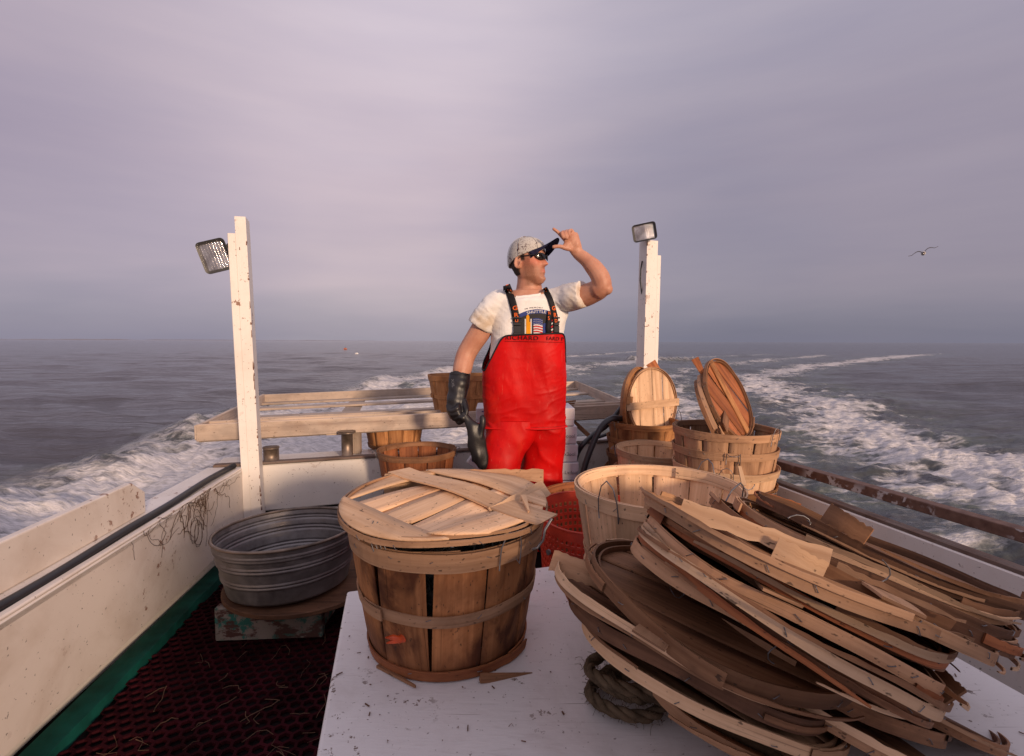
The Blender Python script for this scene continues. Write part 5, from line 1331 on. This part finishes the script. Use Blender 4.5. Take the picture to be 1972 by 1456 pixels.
def body():
    mb = MB(); head_mb(mb)
    limb(mb, [(mq(1018, 520, .015), .060), (mq(1019, 540, .015), .066), (mq(1019, 556, .02), .072), (mq(1018, 575, .025), .09)], 24)
    rings_loft(mb, [(985, 1050, 560, .02, .08), (965, 1072, 575, .02, .10), (955, 1082, 600, .02, .105), (955, 1076, 650, .02, .10), (960, 1070, 720, .02, .085), (962, 1066, 780, .02, .07), (970, 1055, 800, .03, .05)])
    arms(mb); right_open_hand(mb)
    for (a, b) in ((mq(980, 820, .0), mq(966, 1030, -.02)), (mq(1045, 820, .07), mq(1050, 1030, .07))): limb(mb, [(a + Vector((0, .03, 0)), .045), (a.lerp(b, .5), .045), (b, .045), (Vector((b.x, b.y, .08)), .04)])
    o = mb.build('body', M['skin'], man); remesh(o, .0045, 3)
    me = o.data; me.materials.clear(); me.materials.append(M['skin']); me.materials.append(M['face'])
    n = len(me.vertices); A = {k: np.zeros(n, 'f') for k in ('beard', 'lips', 'flush', 'hairm')}; mw = parent_world(man); inv = HR.transposed()
    for i, v in enumerate(me.vertices):
        p = inv @ (mw @ v.co - HC) / 1.04; x, y, z = p
        if -.16 < z < .13 and abs(x) < .15 and abs(y) < .13:
            ay = abs(y)
            jaw = max(0, min(1, (-.030 - z - max(0, (ay - .03)) * -.9 + (.04 if x < .045 else 0) * .8) / .022)) * max(0, min(1, (x + .005) / .02)) * max(0, min(1, (z + .135) / .02))
            lip = g((z + .0525) / 1.0, .009) * g(y, .019) * (1 if x > .07 else 0)
            A['lips'][i] = min(1, lip * 1.2); A['beard'][i] = min(1, jaw) * (1 - min(1, lip * 1.3)) * (.45 + .35 * (x < .06))
            A['beard'][i] = max(A['beard'][i], .7 * g(z + .038, .006) * g(y, .026) * (x > .06))
            A['flush'][i] = g(z + .0, .028) * g(ay - .045, .03) * (x > 0) + .8 * g(y, .012) * g(z + .01, .02) * (x > .08)
            side = 1 if ay > .05 else 0
            hb = max(0, min(1, (-.015 - x) / .008)) * max(0, min(1, (z + .070) / .008)) * (0 if (ay > .0715 and z < .03) else 1)
            burn = (max(0, min(1, (.022 - x) / .006)) * max(0, min(1, (x + .006) / .006)) * max(0, min(1, (z - .0) / .008))) * side
            A['hairm'][i] = max(hb, burn)
    for k, v in A.items(): a_ = me.attributes.new(k, 'FLOAT', 'POINT'); a_.data.foreach_set('value', v)
    mi = []
    for p in me.polygons:
        q = inv @ (mw @ p.center - HC) / 1.04; mi.append(1 if (q.z > -.125 and abs(q.x) < .13 and abs(q.y) < .11) else 0)
    me.polygons.foreach_set('material_index', mi); me.polygons.foreach_set('use_smooth', [True] * len(mi))
    return o
bodyo = body()
# hair shell behind the ears, below the cap
mb = MB(); rows = []
for i in range(15):
    z = -.062 + .10 * i / 14; row = []
    for k in range(41):
        a = radians(103 + 154 * k / 40); x, y, _ = head_pt(a, z); s_ = 1.03 + .02 * noise.noise(Vector((a * 9, z * 60, 0))) + .02 * min(1, i / 4); row.append(HT((x * s_, y * s_, z)))
    rows.append(row)
mb.grid(rows); M['hair'] = plain('dark_brown_hair', (.035, .02, .014), .6, 0, .3, .5, 60, bump=.6); o = mb.build('hair', M['hair'], man); s = o.modifiers.new('s', 'SOLIDIFY'); s.thickness = .004; s.offset = 1

# ---- cap
def capmat():
    t = NT('speckled_cap_cloth'); o_ = t.uv(kind='Object'); n = t.noise(t.uv((1, 1, 1), kind='Object'), 55, 4, .6, .8); n2 = t.noise(o_, 160, 2); b = t.noise(o_, 11, 2)
    c = t.mix(t.math('MULTIPLY', t.rng(n, .57, .60), t.rng(b, .42, .52)), (.50, .47, .44), (.07, .02, .03)); c = t.mix(t.math('MULTIPLY', t.rng(n2, .60, .66), .7), c, (.16, .12, .12))
    t.base(c); t.set(.9, 0, .1); t.bump(n2, .3, .002); return t.m

mb = MB(); rows = []; n = 64; M['cap'] = capmat(); M['navy'] = plain('navy_cap_brim', (.018, .016, .045), .8, 0, .2, .4, 60)
def cap_pt(a, t):
    """t 0 at the sweatband .. 1 at the button"""
    ca, sa = cos(a), sin(a); zb = .030 + .024 * ca - .020 * max(0, -ca) ; bx = (.101 if ca > 0 else .108); by = .082
    ph = t * pi / 2; r = cos(ph) ** .80 if t < 1 else 0
    z = zb + (.136 - zb) * sin(ph) ** .92
    puff = 1 + .035 * sin(pi * min(1, t * 1.2)) - .006 * abs(sin(3 * a)) * 0
    return (bx * ca * r * puff - .004 - .010 * t, by * sa * r * puff, z)
for i in range(25): rows.append([HT(cap_pt(k * 2 * pi / n, i / 24)) for k in range(n)])
mb.grid(rows, close_v=True); cap = mb.build('cap', M['cap'], man); s = cap.modifiers.new('s', 'SOLIDIFY'); s.thickness = .003; s.offset = 1
mb = MB(); rows = []
for i in range(9):
    t = i / 8; row = []
    for k in range(25):
        u = k / 24 * 2 - 1; a = u * radians(62); x0, y0, z0 = cap_pt(a, .0); L = .082 * (1 - abs(u) ** 3 * .92); y = y0 * (1 - .10 * t)
        row.append(HT((x0 + L * t + .004, y, z0 + .002 + .030 * t * (1 - u * u) + .008 * (1 - u * u) - .042 * abs(u) ** 2 * t + .010 * t)))
    rows.append(row)
mb.grid(rows); o = mb.build('brim', M['navy'], cap); s = o.modifiers.new('s', 'SOLIDIFY'); s.thickness = .0035; s.offset = 0
mb = MB()
for k in range(6):
    a = k * pi / 3 + .5; mb.tube([HT(tuple(c_ * 1.0 + (0) for c_ in cap_pt(a, i / 14))) + (HT(cap_pt(a, i / 14)) - HC).normalized() * .0035 for i in range(15)], .0011, 4)
blob(mb, HT((-.014, 0, .141)), (.007, .007, .004)); mb.build('seams', M['cap'], cap)

# ---- sunglasses
M['lens'] = plain('dark_sunglass_lens', (.015, .014, .013), .06, .25, .8, 0); M['frame'] = plain('sunglass_frame', (.03, .028, .028), .3, .4, .5)
mb = MB()
def glass_pt(y, z): return HT((.108 - 9.0 * y * y + .0015, y, z))
for s_ in (-1, 1): 
    pts = [glass_pt(s_ * (.033 + .026 * cos(a)), .020 + .0155 * sin(a) + s_ * 0 + .004 * cos(a)) for a in [k * pi / 12 for k in range(24)]]; mb.tube(pts, .0016, 6, closed=True)
    e_ = glass_pt(s_ * .058, .025); mb.tube([e_, HT((.062, s_ * .0735, .026)), HT((.03, s_ * .0775, .026)), HT((-.004, s_ * .079, .024)), HT((-.018, s_ * .078, .012))], [.0028, .0028, .0025, .0022, .002], 6)
mb.tube([glass_pt(-.010, .024), glass_pt(0, .027) + FACE * .003, glass_pt(.010, .024)], .002, 6)
gl = mb.build('sunglasses', M['frame'], man)
for s_ in (-1, 1):
    mb = MB(); rows = []
    for i in range(7):
        t = i / 6; rows.append([glass_pt(s_ * (.033 + .026 * t * cos(a)), .020 + .0155 * t * sin(a) + .004 * t * cos(a)) + FACE * .003 * (1 - t * t) for a in [k * pi / 12 for k in range(24)]])
    mb.grid(rows, close_v=True); mb.build('lens', M['lens'], gl)

# ---- t-shirt
def shirt():
    mb = MB()
    rings_loft(mb, [(997, 1046, 556, .060, .050), (986, 1057, 562, .050, .068), (966, 1080, 569, .035, .095), (950, 1094, 580, .02, .120), (946, 1093, 605, .02, .124), (945, 1087, 640, .02, .122), (944, 1080, 690, .02, .112), (950, 1074, 760, .02, .095)])
    limb(mb, [(mq(985, 580, 0), .065), (mq(955, 586, .0), .074), (mq(938, 606, .01), .074), (mq(923, 630, .015), .078)], 20)
    limb(mb, [(mq(1055, 578, 0), .06), (Q(1085, 574, 2.86), .072), (Q(1108, 569, 2.80), .070), (Q(1123, 566, 2.77), .073)], 20)
    o = mb.build('tshirt', M['shirt'], man); remesh(o, .006, 6); me = o.data; n = len(me.vertices); mw = parent_world(man)
    d = np.zeros(n, 'f'); arm1 = mq(938, 610, 0); arm2 = Q(1110, 570, 2.8)
    for i, v in enumerate(me.vertices):
        p = mw @ v.co; q = p * 1.0
        w = 1.0 if p.z < 1.45 else .7
        f1 = noise.noise(Vector((q.x * 9 + q.z * 5, q.y * 7, q.z * 9 - q.x * 6))) ; f2 = noise.noise(Vector((q.x * 26 - q.z * 12, q.y * 16, q.z * 12 + 4)))
        sl = max(g((p - arm1).length, .12), g((p - arm2).length, .13)); a_ = 1 - abs(noise.noise(Vector((q.x * 30 + q.z * 34, q.y * 9, q.z * 10 - q.x * 8)))) * 2
        nk = 1 - g((p - mq(1020, 558, .0)).length, .09)
        v.co += v.normal * (.012 * f1 * w + .0025 * f2 + sl * .005 * a_) * nk
        d[i] = min(1, 1.4 * max(g((p - mq(925, 615, 0)).length, .085), g((p - Q(1120, 575, 2.78)).length, .085)) + .5 * g((p - mq(950, 640, -.1)).length, .08))
    a_ = me.attributes.new('dirt', 'FLOAT', 'POINT'); a_.data.foreach_set('value', d); me.materials.clear(); me.materials.append(M['shirt']); me.polygons.foreach_set('use_smooth', [True] * len(me.polygons)); me.update()
    return o
tee = shirt()
def bvh_of(o):
    mw = parent_world(o); me = o.data; return BVHTree.FromPolygons([mw @ v.co for v in me.vertices], [tuple(p.vertices) for p in me.polygons])
tb = bvh_of(tee)
def surf(b, px, py, off=.003, fb=MY - .12):
    d = ray(px, py).normalized(); h = b.ray_cast(CAM, d)
    if h[0] is None: return Q(px, py, fb)
    return h[0] - d * off
# neckband
bdb = bvh_of(bodyo); pts = []
for x in range(994, 1051, 2):
    for y2 in range(2 * 540, 2 * 584):
        d = ray(x, y2 / 2).normalized(); h1 = tb.ray_cast(CAM, d); h2 = bdb.ray_cast(CAM, d)
        if h1[0] is not None and h2[0] is not None and h1[3] < h2[3] - .001: pts.append(h1[0] - d * .002); break
for _ in range(3): pts = [pts[0]] + [(a + b * 2 + c_) / 4 for a, b, c_ in zip(pts[:-2], pts[1:-1], pts[2:])] + [pts[-1]]
mb = MB(); mb.tube(pts, [(.0075, .0035)] * len(pts), 8, up=(0, -.3, -1)); mb.build('neckband', M['shirt'], tee)

# ---- bib
def wrapang(a, b): return abs((a - b + 180) % 360 - 180)
BR = [(932, 1090, 818, .02, .125), (932, 1091, 800, .02, .128), (928, 1092, 760, .02, .136), (926, 1092, 725, .02, .140), (928, 1091, 700, .02, .142), (937, 1089, 670, .02, .143), (942, 1088, 640, .02, .143)]
def bib():
    mb = MB(); n = 180; m = 110; ex = 2.75; rows = []
    tops = []
    for k in range(n):
        a = k * 360 / n; t = 645 + 66 * exp(-(wrapang(a, 195) / 34) ** 4) + 52 * exp(-(wrapang(a, 8) / 30) ** 4) + 2.5 * sin(radians(a * 2)); tops.append(t)
    for j in range(m + 1):
        row = []
        for k in range(n):
            py = 819 + (tops[k] - 819) * j / m; f = 0
            for (r0, r1) in zip(BR[:-1], BR[1:]):
                if r1[2] <= py <= r0[2] or r1 is BR[-1]:
                    u = (py - r0[2]) / (r1[2] - r0[2]); L, R_, _, dy, hd = [x + (y - x) * u for x, y in zip(r0, r1)]; break
            c = mq((L + R_) / 2, py, dy); a = radians(k * 360 / n); ca, sa = cos(a), sin(a)
            x = (R_ - L) / 2 * PXM * math.copysign(abs(ca) ** (2 / ex), ca); y = hd * math.copysign(abs(sa) ** (2 / ex), sa)
            p = Vector((c.x + x, c.y + y, c.z)); nr = Vector((ca, sa, 0))
            rg = lambda q: (1 - abs(noise.noise(q)) * 2) ** 3
            low = max(0, min(1, (py - 690) / 110)); hi_ = 1 - low
            f = .011 * noise.noise(Vector((p.x * 6, p.y * 6, p.z * 2.0))) + .006 * noise.noise(Vector((p.x * 15 + p.z * 4, p.y * 15, p.z * 5))) + .0040 * low * rg(Vector((p.x * 6 + p.z * 3, p.y * 6, p.z * 15 - p.x * 5))) + .005 * hi_ * rg(Vector((p.x * 9 + p.z * 2, p.y * 7, p.z * 3.2))) - .004 + .0012 * rg(Vector((p.x * 22 - p.z * 12, p.y * 18, p.z * 18))) + .0015 * exp(-((py - 816) / 4) ** 2)
            row.append(p + nr * f)
        rows.append(row)
    mb.grid(rows, close_v=True); o = mb.build('bib_overalls', M['red'], man); s = o.modifiers.new('s', 'SOLIDIFY'); s.thickness = .003; s.offset = 1
    mb = MB(); mb.tube([p + (p - mq(1008, 680, .02)) * Vector((1, 1, 0)).length * 0 for p in rows[-1]], .0048, 8, closed=True); mb.build('binding', M['blackcloth'], o)
    mb = MB(); mb.tube([p + Vector(((p.x - mq(1008, 819).x) * .016, (p.y - MY) * .016, .004)) for p in rows[1]], .0009, 6, closed=True); mb.build('hem_seam', plain('dark_red_seam', (.14, .006, .008), .6), o)
    return o
bibo = bib()
def trousers(rings, name):
    mb = MB(); rr = []
    for (a, b) in zip(rings[:-1], rings[1:]):
        for q in range(12): t = q / 12; rr.append(tuple(x + (y - x) * t for x, y in zip(a, b)))
    rr.append(rings[-1]); rings_loft(mb, rr, 96, 2.1); 
    mw = []
    for i, v in enumerate(mb.v):
        p = Vector(v); c = sum((Vector(q) for q in mb.v[(i // 96) * 96:(i // 96) * 96 + 96:8]), Vector()) / 12; d = (p - c); d.z = 0
        f = .014 * noise.noise(Vector((p.x * 6, p.y * 6, p.z * 4))) + .008 * (1 - abs(noise.noise(Vector((p.x * 6 - p.z * 3, p.y * 6, p.z * 9 + p.x * 6)))) * 2) ** 3 + .004 * noise.noise(Vector((p.x * 16, p.y * 14, p.z * 11))) - .005; mw.append(tuple(p + d.normalized() * f))
    mb.v = mw; return mb.build(name, M['red'], bibo)
trousers([(938, 1050, 806, .0, .11), (934, 1040, 822, -.01, .115), (932, 1024, 855, -.035, .105), (930, 1003, 905, -.055, .10), (930, 1000, 960, -.03, .095), (936, 994, 1020, -.02, .088), (940, 992, 1062, -.01, .085)], 'trouser_leg')
trousers([(996, 1086, 806, .04, .11), (1000, 1088, 822, .055, .105), (1004, 1089, 855, .075, .10), (1006, 1088, 905, .085, .095), (1008, 1087, 960, .06, .098), (1014, 1080, 1020, .06, .09), (1018, 1078, 1056, .07, .085)], 'trouser_leg')
for px, dy in ((966, -.01), (1048, .07)):
    mb = MB(); c = mq(px, 1050, dy); blob(mb, (c.x, c.y - .06, .055), (.055, .14, .055)); blob(mb, (c.x, c.y + .0, .10), (.06, .07, .10)); o = mb.build('boot', M['black'], man); remesh(o, .01, 3)

# ---- suspenders
def strap(path, w, name, parent, off=.006, wend=None):
    mb = MB(); P2 = spline([Vector((x, y, 0)) for x, y in path], 26); rows = []; last = None
    for i, p in enumerate(P2):
        a = P2[min(i + 1, len(P2) - 1)] - P2[max(i - 1, 0)]; a.normalize(); nrm = Vector((-a.y, a.x, 0)); row = []
        for s_ in (-1, -.33, .33, 1): q = p + nrm * s_ * w / 2; row.append(surf(tb, q.x, q.y, off))
        rows.append(row)
    top = rows[-1]; rows.append([q + Vector((-.002, .035, .006)) for q in top]); rows.append([q + Vector((-.002, .08, -.012)) for q in top])
    mb.grid(rows); o = mb.build(name, M['blackcloth'], parent); s = o.modifiers.new('s', 'SOLIDIFY'); s.thickness = .0025; s.offset = 0; return o
s1 = strap([(996, 648), (995, 622), (991, 598), (984, 572), (976, 550)], 14, 'strap', bibo)
s2 = strap([(1071, 648), (1070, 620), (1066, 598), (1059, 575), (1049, 556)], 10.5, 'strap', bibo)
mb = MB(); P2 = [(1057, 647), (1056, 630), (1058, 612), (1060, 599)]; rows = [[surf(tb, x - 4.8, y, .010), surf(tb, x, y, .012), surf(tb, x + 4.8, y, .010)] for x, y in P2]; mb.grid(rows); o = mb.build('strap_tail', M['blackcloth'], bibo); s = o.modifiers.new('s', 'SOLIDIFY'); s.thickness = .003
M['buckle'] = plain('black_buckle', (.022, .02, .024), .35, 0, .5)
for (x, w) in ((996, 17), (1072, 12)):
    mb = MB()
    for (y, h, ww) in ((612, 3, 1.0), (620, 3, 1.0), (624, 5, .8), (634, 12, .82), (643, 6, .95)):
        c = surf(tb, x, y, .011); hw = w / 2 * PXM * ww; mb.box(c + Vector((-hw, 0, 0)), c + Vector((hw, 0, 0)), .007, h * PXM, up=(0, 0, 1))
    mb.build('buckle', M['buckle'], s1 if x == 996 else s2, bevel=.0015)
def text_on(b, s, cx, cy, h, mat, name, parent, rot=0, off=.004, sx=1.0, arc=None, bold=0.0, space=1.0):
    """h: letter height in photo pixels; arc: radius in pixels"""
    me = text_mesh(s, 1.0, 0, bold, space); k = h / .70
    mw = parent_world(parent).inverted()
    for v in me.vertices:
        x, y = v.co.x * k * sx, v.co.y * k
        if arc: an = x / arc; x, y = (arc + y) * sin(an), (arc + y) * cos(an) - arc
        x, y = x * cos(rot) - y * sin(rot), x * sin(rot) + y * cos(rot)
        v.co = mw @ surf(b, cx + x, cy - y, off)
    me.materials.append(mat); o = bpy.data.objects.new(name, me); col.objects.link(o); o.parent = parent; return o
M['orange'] = plain('orange_thread', (.75, .14, .03), .7, 0, .2, 0)
for (ch, x, y, h, r, sx) in (('G', 992, 593.5, 8, .12, 1.25), ('R', 994, 607, 8, .08, 1.25), ('U', 995, 618, 5, .05, 1.3)): text_on(tb, ch, x, y, h, M['orange'], 'lettering', s1, r, .0095 if ch != 'U' else .016, sx, bold=.02)
for (ch, x, y, h, r, sx) in (('N', 981, 559, 6, .3, 1.1), ('D', 978, 551, 6, .35, 1.1)): text_on(tb, ch, x, y, h, M['orange'], 'lettering', s1, r, .0095, sx, bold=.02)
for (ch, x, y, h, r, sx) in (('G', 1066.5, 594, 8, .15, .85), ('R', 1069, 607, 8, .1, .85), ('D', 1071, 618, 6, .1, .9)): text_on(tb, ch, x, y, h, M['orange'], 'lettering', s2, r, .0095 if ch != 'D' else .016, sx, bold=.02)
text_on(tb, 'S', 1051, 559, 6, M['orange'], 'lettering', s2, .4, .0095, .9, bold=.02)
text_on(tb, 'N', 1058, 603, 6, M['orange'], 'lettering', bibo, .1, .0155, .7, bold=.02); text_on(tb, 'S', 1057, 613, 7, M['orange'], 'lettering', bibo, .1, .0155, .7, bold=.02)
# ---- shirt print
pm = lambda n_, c_: plain('print_' + n_, c_, .8, 0, .1, .08)
PB, PD, PW, PR, PY, PK = pm('blue', (.045, .065, .22)), pm('charcoal', (.045, .042, .045)), pm('white', (.68, .66, .66)), pm('red', (.50, .02, .03)), pm('amber', (.80, .33, .02)), pm('black', (.02, .02, .02))
def decal(top, bot, mat, off, nx=14, ny=8, name='print', x0=0, x1=1):
    """area between two curves given as y(x) over [x0,x1] pixels"""
    mb = MB(); mb.grid([[surf(tb, x0 + (x1 - x0) * i / nx, top(x0 + (x1 - x0) * i / nx) * (1 - j / ny) + bot(x0 + (x1 - x0) * i / nx) * j / ny, off) for j in range(ny + 1)] for i in range(nx + 1)], flip=True); mb.build(name, mat, tee)
arcy = lambda x, top: top + ((x - 1036) ** 2) / 150.0 * 1.05
decal(lambda x: arcy(x, 595.5), lambda x: 650, PB, .0015, 24, 14, x0=1000, x1=1074)
decal(lambda x: arcy(x, 603.5), lambda x: 650, PD, .0025, 24, 12, x0=1002, x1=1072)
text_on(tb, 'SHUTTLE', 1033, 600.2, 5.2, PW, 'print', tee, .06, .0035, 1.15, arc=75, bold=.015, space=1.1)
text_on(tb, 'IN MEMORY', 1028, 592.5, 2.8, PK, 'print', tee, .06, .0025, 1.3, arc=80, space=1.35)
decal(lambda x: 606 + (x - 1016.5) ** 2 * .45, lambda x: 650, PY, .0045, 6, 10, x0=1013.5, x1=1019.5); decal(lambda x: 620, lambda x: 650, PY, .0045, 4, 6, x0=1018, x1=1022)
decal(lambda x: 614, lambda x: 650, PW, .0035, 3, 8, x0=1010.5, x1=1013); decal(lambda x: 614, lambda x: 650, PW, .0035, 3, 8, x0=1021.5, x1=1024)
wav = lambda x: 1.5 * sin((x - 1025) / 5.0)
decal(lambda x: 614 - wav(x), lambda x: 626 - wav(x), PB, .0035, 8, 4, x0=1025.5, x1=1045); decal(lambda x: 626 - wav(x), lambda x: 650, PW, .0035, 8, 6, x0=1027.5, x1=1045)
for k in range(4): decal(lambda x: 628.5 + k * 5.0 - wav(x), lambda x: 631 + k * 5.0 - wav(x), PR, .0045, 8, 2, x0=1027.5, x1=1045)
for i in range(5):
    for j in range(3): x = 1028 + i * 3.8; y = 616 + j * 3.6; decal(lambda q: y - wav(x), lambda q: y + 1.1 - wav(x), PW, .005, 1, 1, x0=x, x1=x + 1.1)
decal(lambda x: 622 + abs(x - 1049) * .6, lambda x: 650, PB, .0045, 6, 5, x0=1045.5, x1=1052.5)
for k in range(5): decal(lambda x: 616 + k * 6 - (x - 1062) * .5, lambda x: 619 + k * 6 - (x - 1062) * .5, PR if k % 2 == 0 else PW, .004, 3, 1, x0=1061, x1=1066)
# ---- name written on the bib
bb = BVHTree.FromPolygons([parent_world(bibo) @ v.co for v in bibo.data.vertices], [tuple(p.vertices) for p in bibo.data.polygons])
M['marker'] = plain('black_marker', (.05, .006, .008), .7, 0, .2)
text_on(bb, 'RICHARD', 1005, 651, 8.0, M['marker'], 'lettering', bibo, -.02, .006, 1.22, space=1.12)
text_on(bb, 'EARD P', 1069, 652.5, 7.0, M['marker'], 'lettering', bibo, -.05, .006, .95, space=1.1)
mb = MB(); mb.tube([surf(bb, x, 657 + (x - 970) * .02, .005) for x in range(972, 1088, 4)], .0008, 4); mb.build('stitching', M['marker'], bibo)

# ---- worn glove and the fist
def glove():
    mb = MB()
    cuff = [((886, 719), .060, .050, -.01), ((885, 738), .059, .053, -.03), ((881, 758), .053, .049, -.05), ((878, 774), .050, .042, -.07), ((878, 788), .052, .042, -.08), ((882, 802), .044, .036, -.09)]
    pts = [mq(p[0], p[1], d) for p, a, b, d in cuff]; mb.tube(pts, [(a, b) for p, a, b, d in cuff], 22, up=(1, 0, 0))
    for i, (x0, y0) in enumerate(((865, 787), (868, 795), (874, 803), (882, 809))):
        finger(mb, [mq(x0 - 1, y0 - 6, -.08), mq(x0 + 2, y0 + 3, -.115), mq(x0 + 13, y0 + 2 - i, -.135), mq(x0 + 18, y0 - 5, -.115)], .0165, .0135)
    finger(mb, [mq(892, 772, -.08), mq(898, 786, -.11), mq(897, 799, -.13), mq(891, 805, -.14)], .018, .0145)
    o = mb.build('glove', M['glove'], man); remesh(o, .005, 3); me = o.data
    for v in me.vertices:
        p = parent_world(man) @ v.co; v.co += v.normal * .006 * noise.noise(Vector((p.x * 24, p.y * 20, p.z * 30)))
    me.materials.clear(); me.materials.append(M['glove']); me.polygons.foreach_set('use_smooth', [True] * len(me.polygons)); me.update()
    return o
go = glove(); gb = bvh_of(go)
text_on(gb, 'XXL', 872, 738, 5, plain('pale_stamp', (.20, .20, .22), .7), 'lettering', go, radians(-85), .002, 1.2)
mb = MB(); mb.tube([surf(gb, 867 + 38 * k / 12, 720 + 1.5 * sin(pi * k / 12), .001) for k in range(13)], .0022, 5); mb.build('cuff_edge', M['glove'], go)
# the loose glove he holds
def loose():
    root_p = mq(915, 840, -.14); mb = MB()
    seg = [((890, 796), .016, .018, -.125), ((900, 808), .022, .018, -.135), ((911, 822), .038, .022, -.14), ((917, 842), .050, .024, -.145), ((919, 862), .050, .024, -.145), ((924, 882), .046, .022, -.145), ((930, 897), .030, .018, -.145), ((934, 904), .012, .010, -.145)]
    mb.tube([mq(p[0], p[1], d) for p, a, b, d in seg], [(a, b) for p, a, b, d in seg], 18, up=(1, 0, 0))
    finger(mb, [mq(925, 842, -.145), mq(929, 824, -.148), mq(930, 812, -.148), mq(929, 804, -.145)], .020, .0125)
    o = mb.build('work_glove', M['glove']); remesh(o, .005, 3); me = o.data
    for v in me.vertices: v.co += v.normal * .008 * noise.noise(Vector((v.co.x * 22, v.co.y * 20, v.co.z * 16)))
    me.materials.clear(); me.materials.append(M['glove']); me.polygons.foreach_set('use_smooth', [True] * len(me.polygons)); me.update()
    tag(o, 'loose black rubber glove hanging from the gloved fist in front of the red trousers', 'glove')
loose()
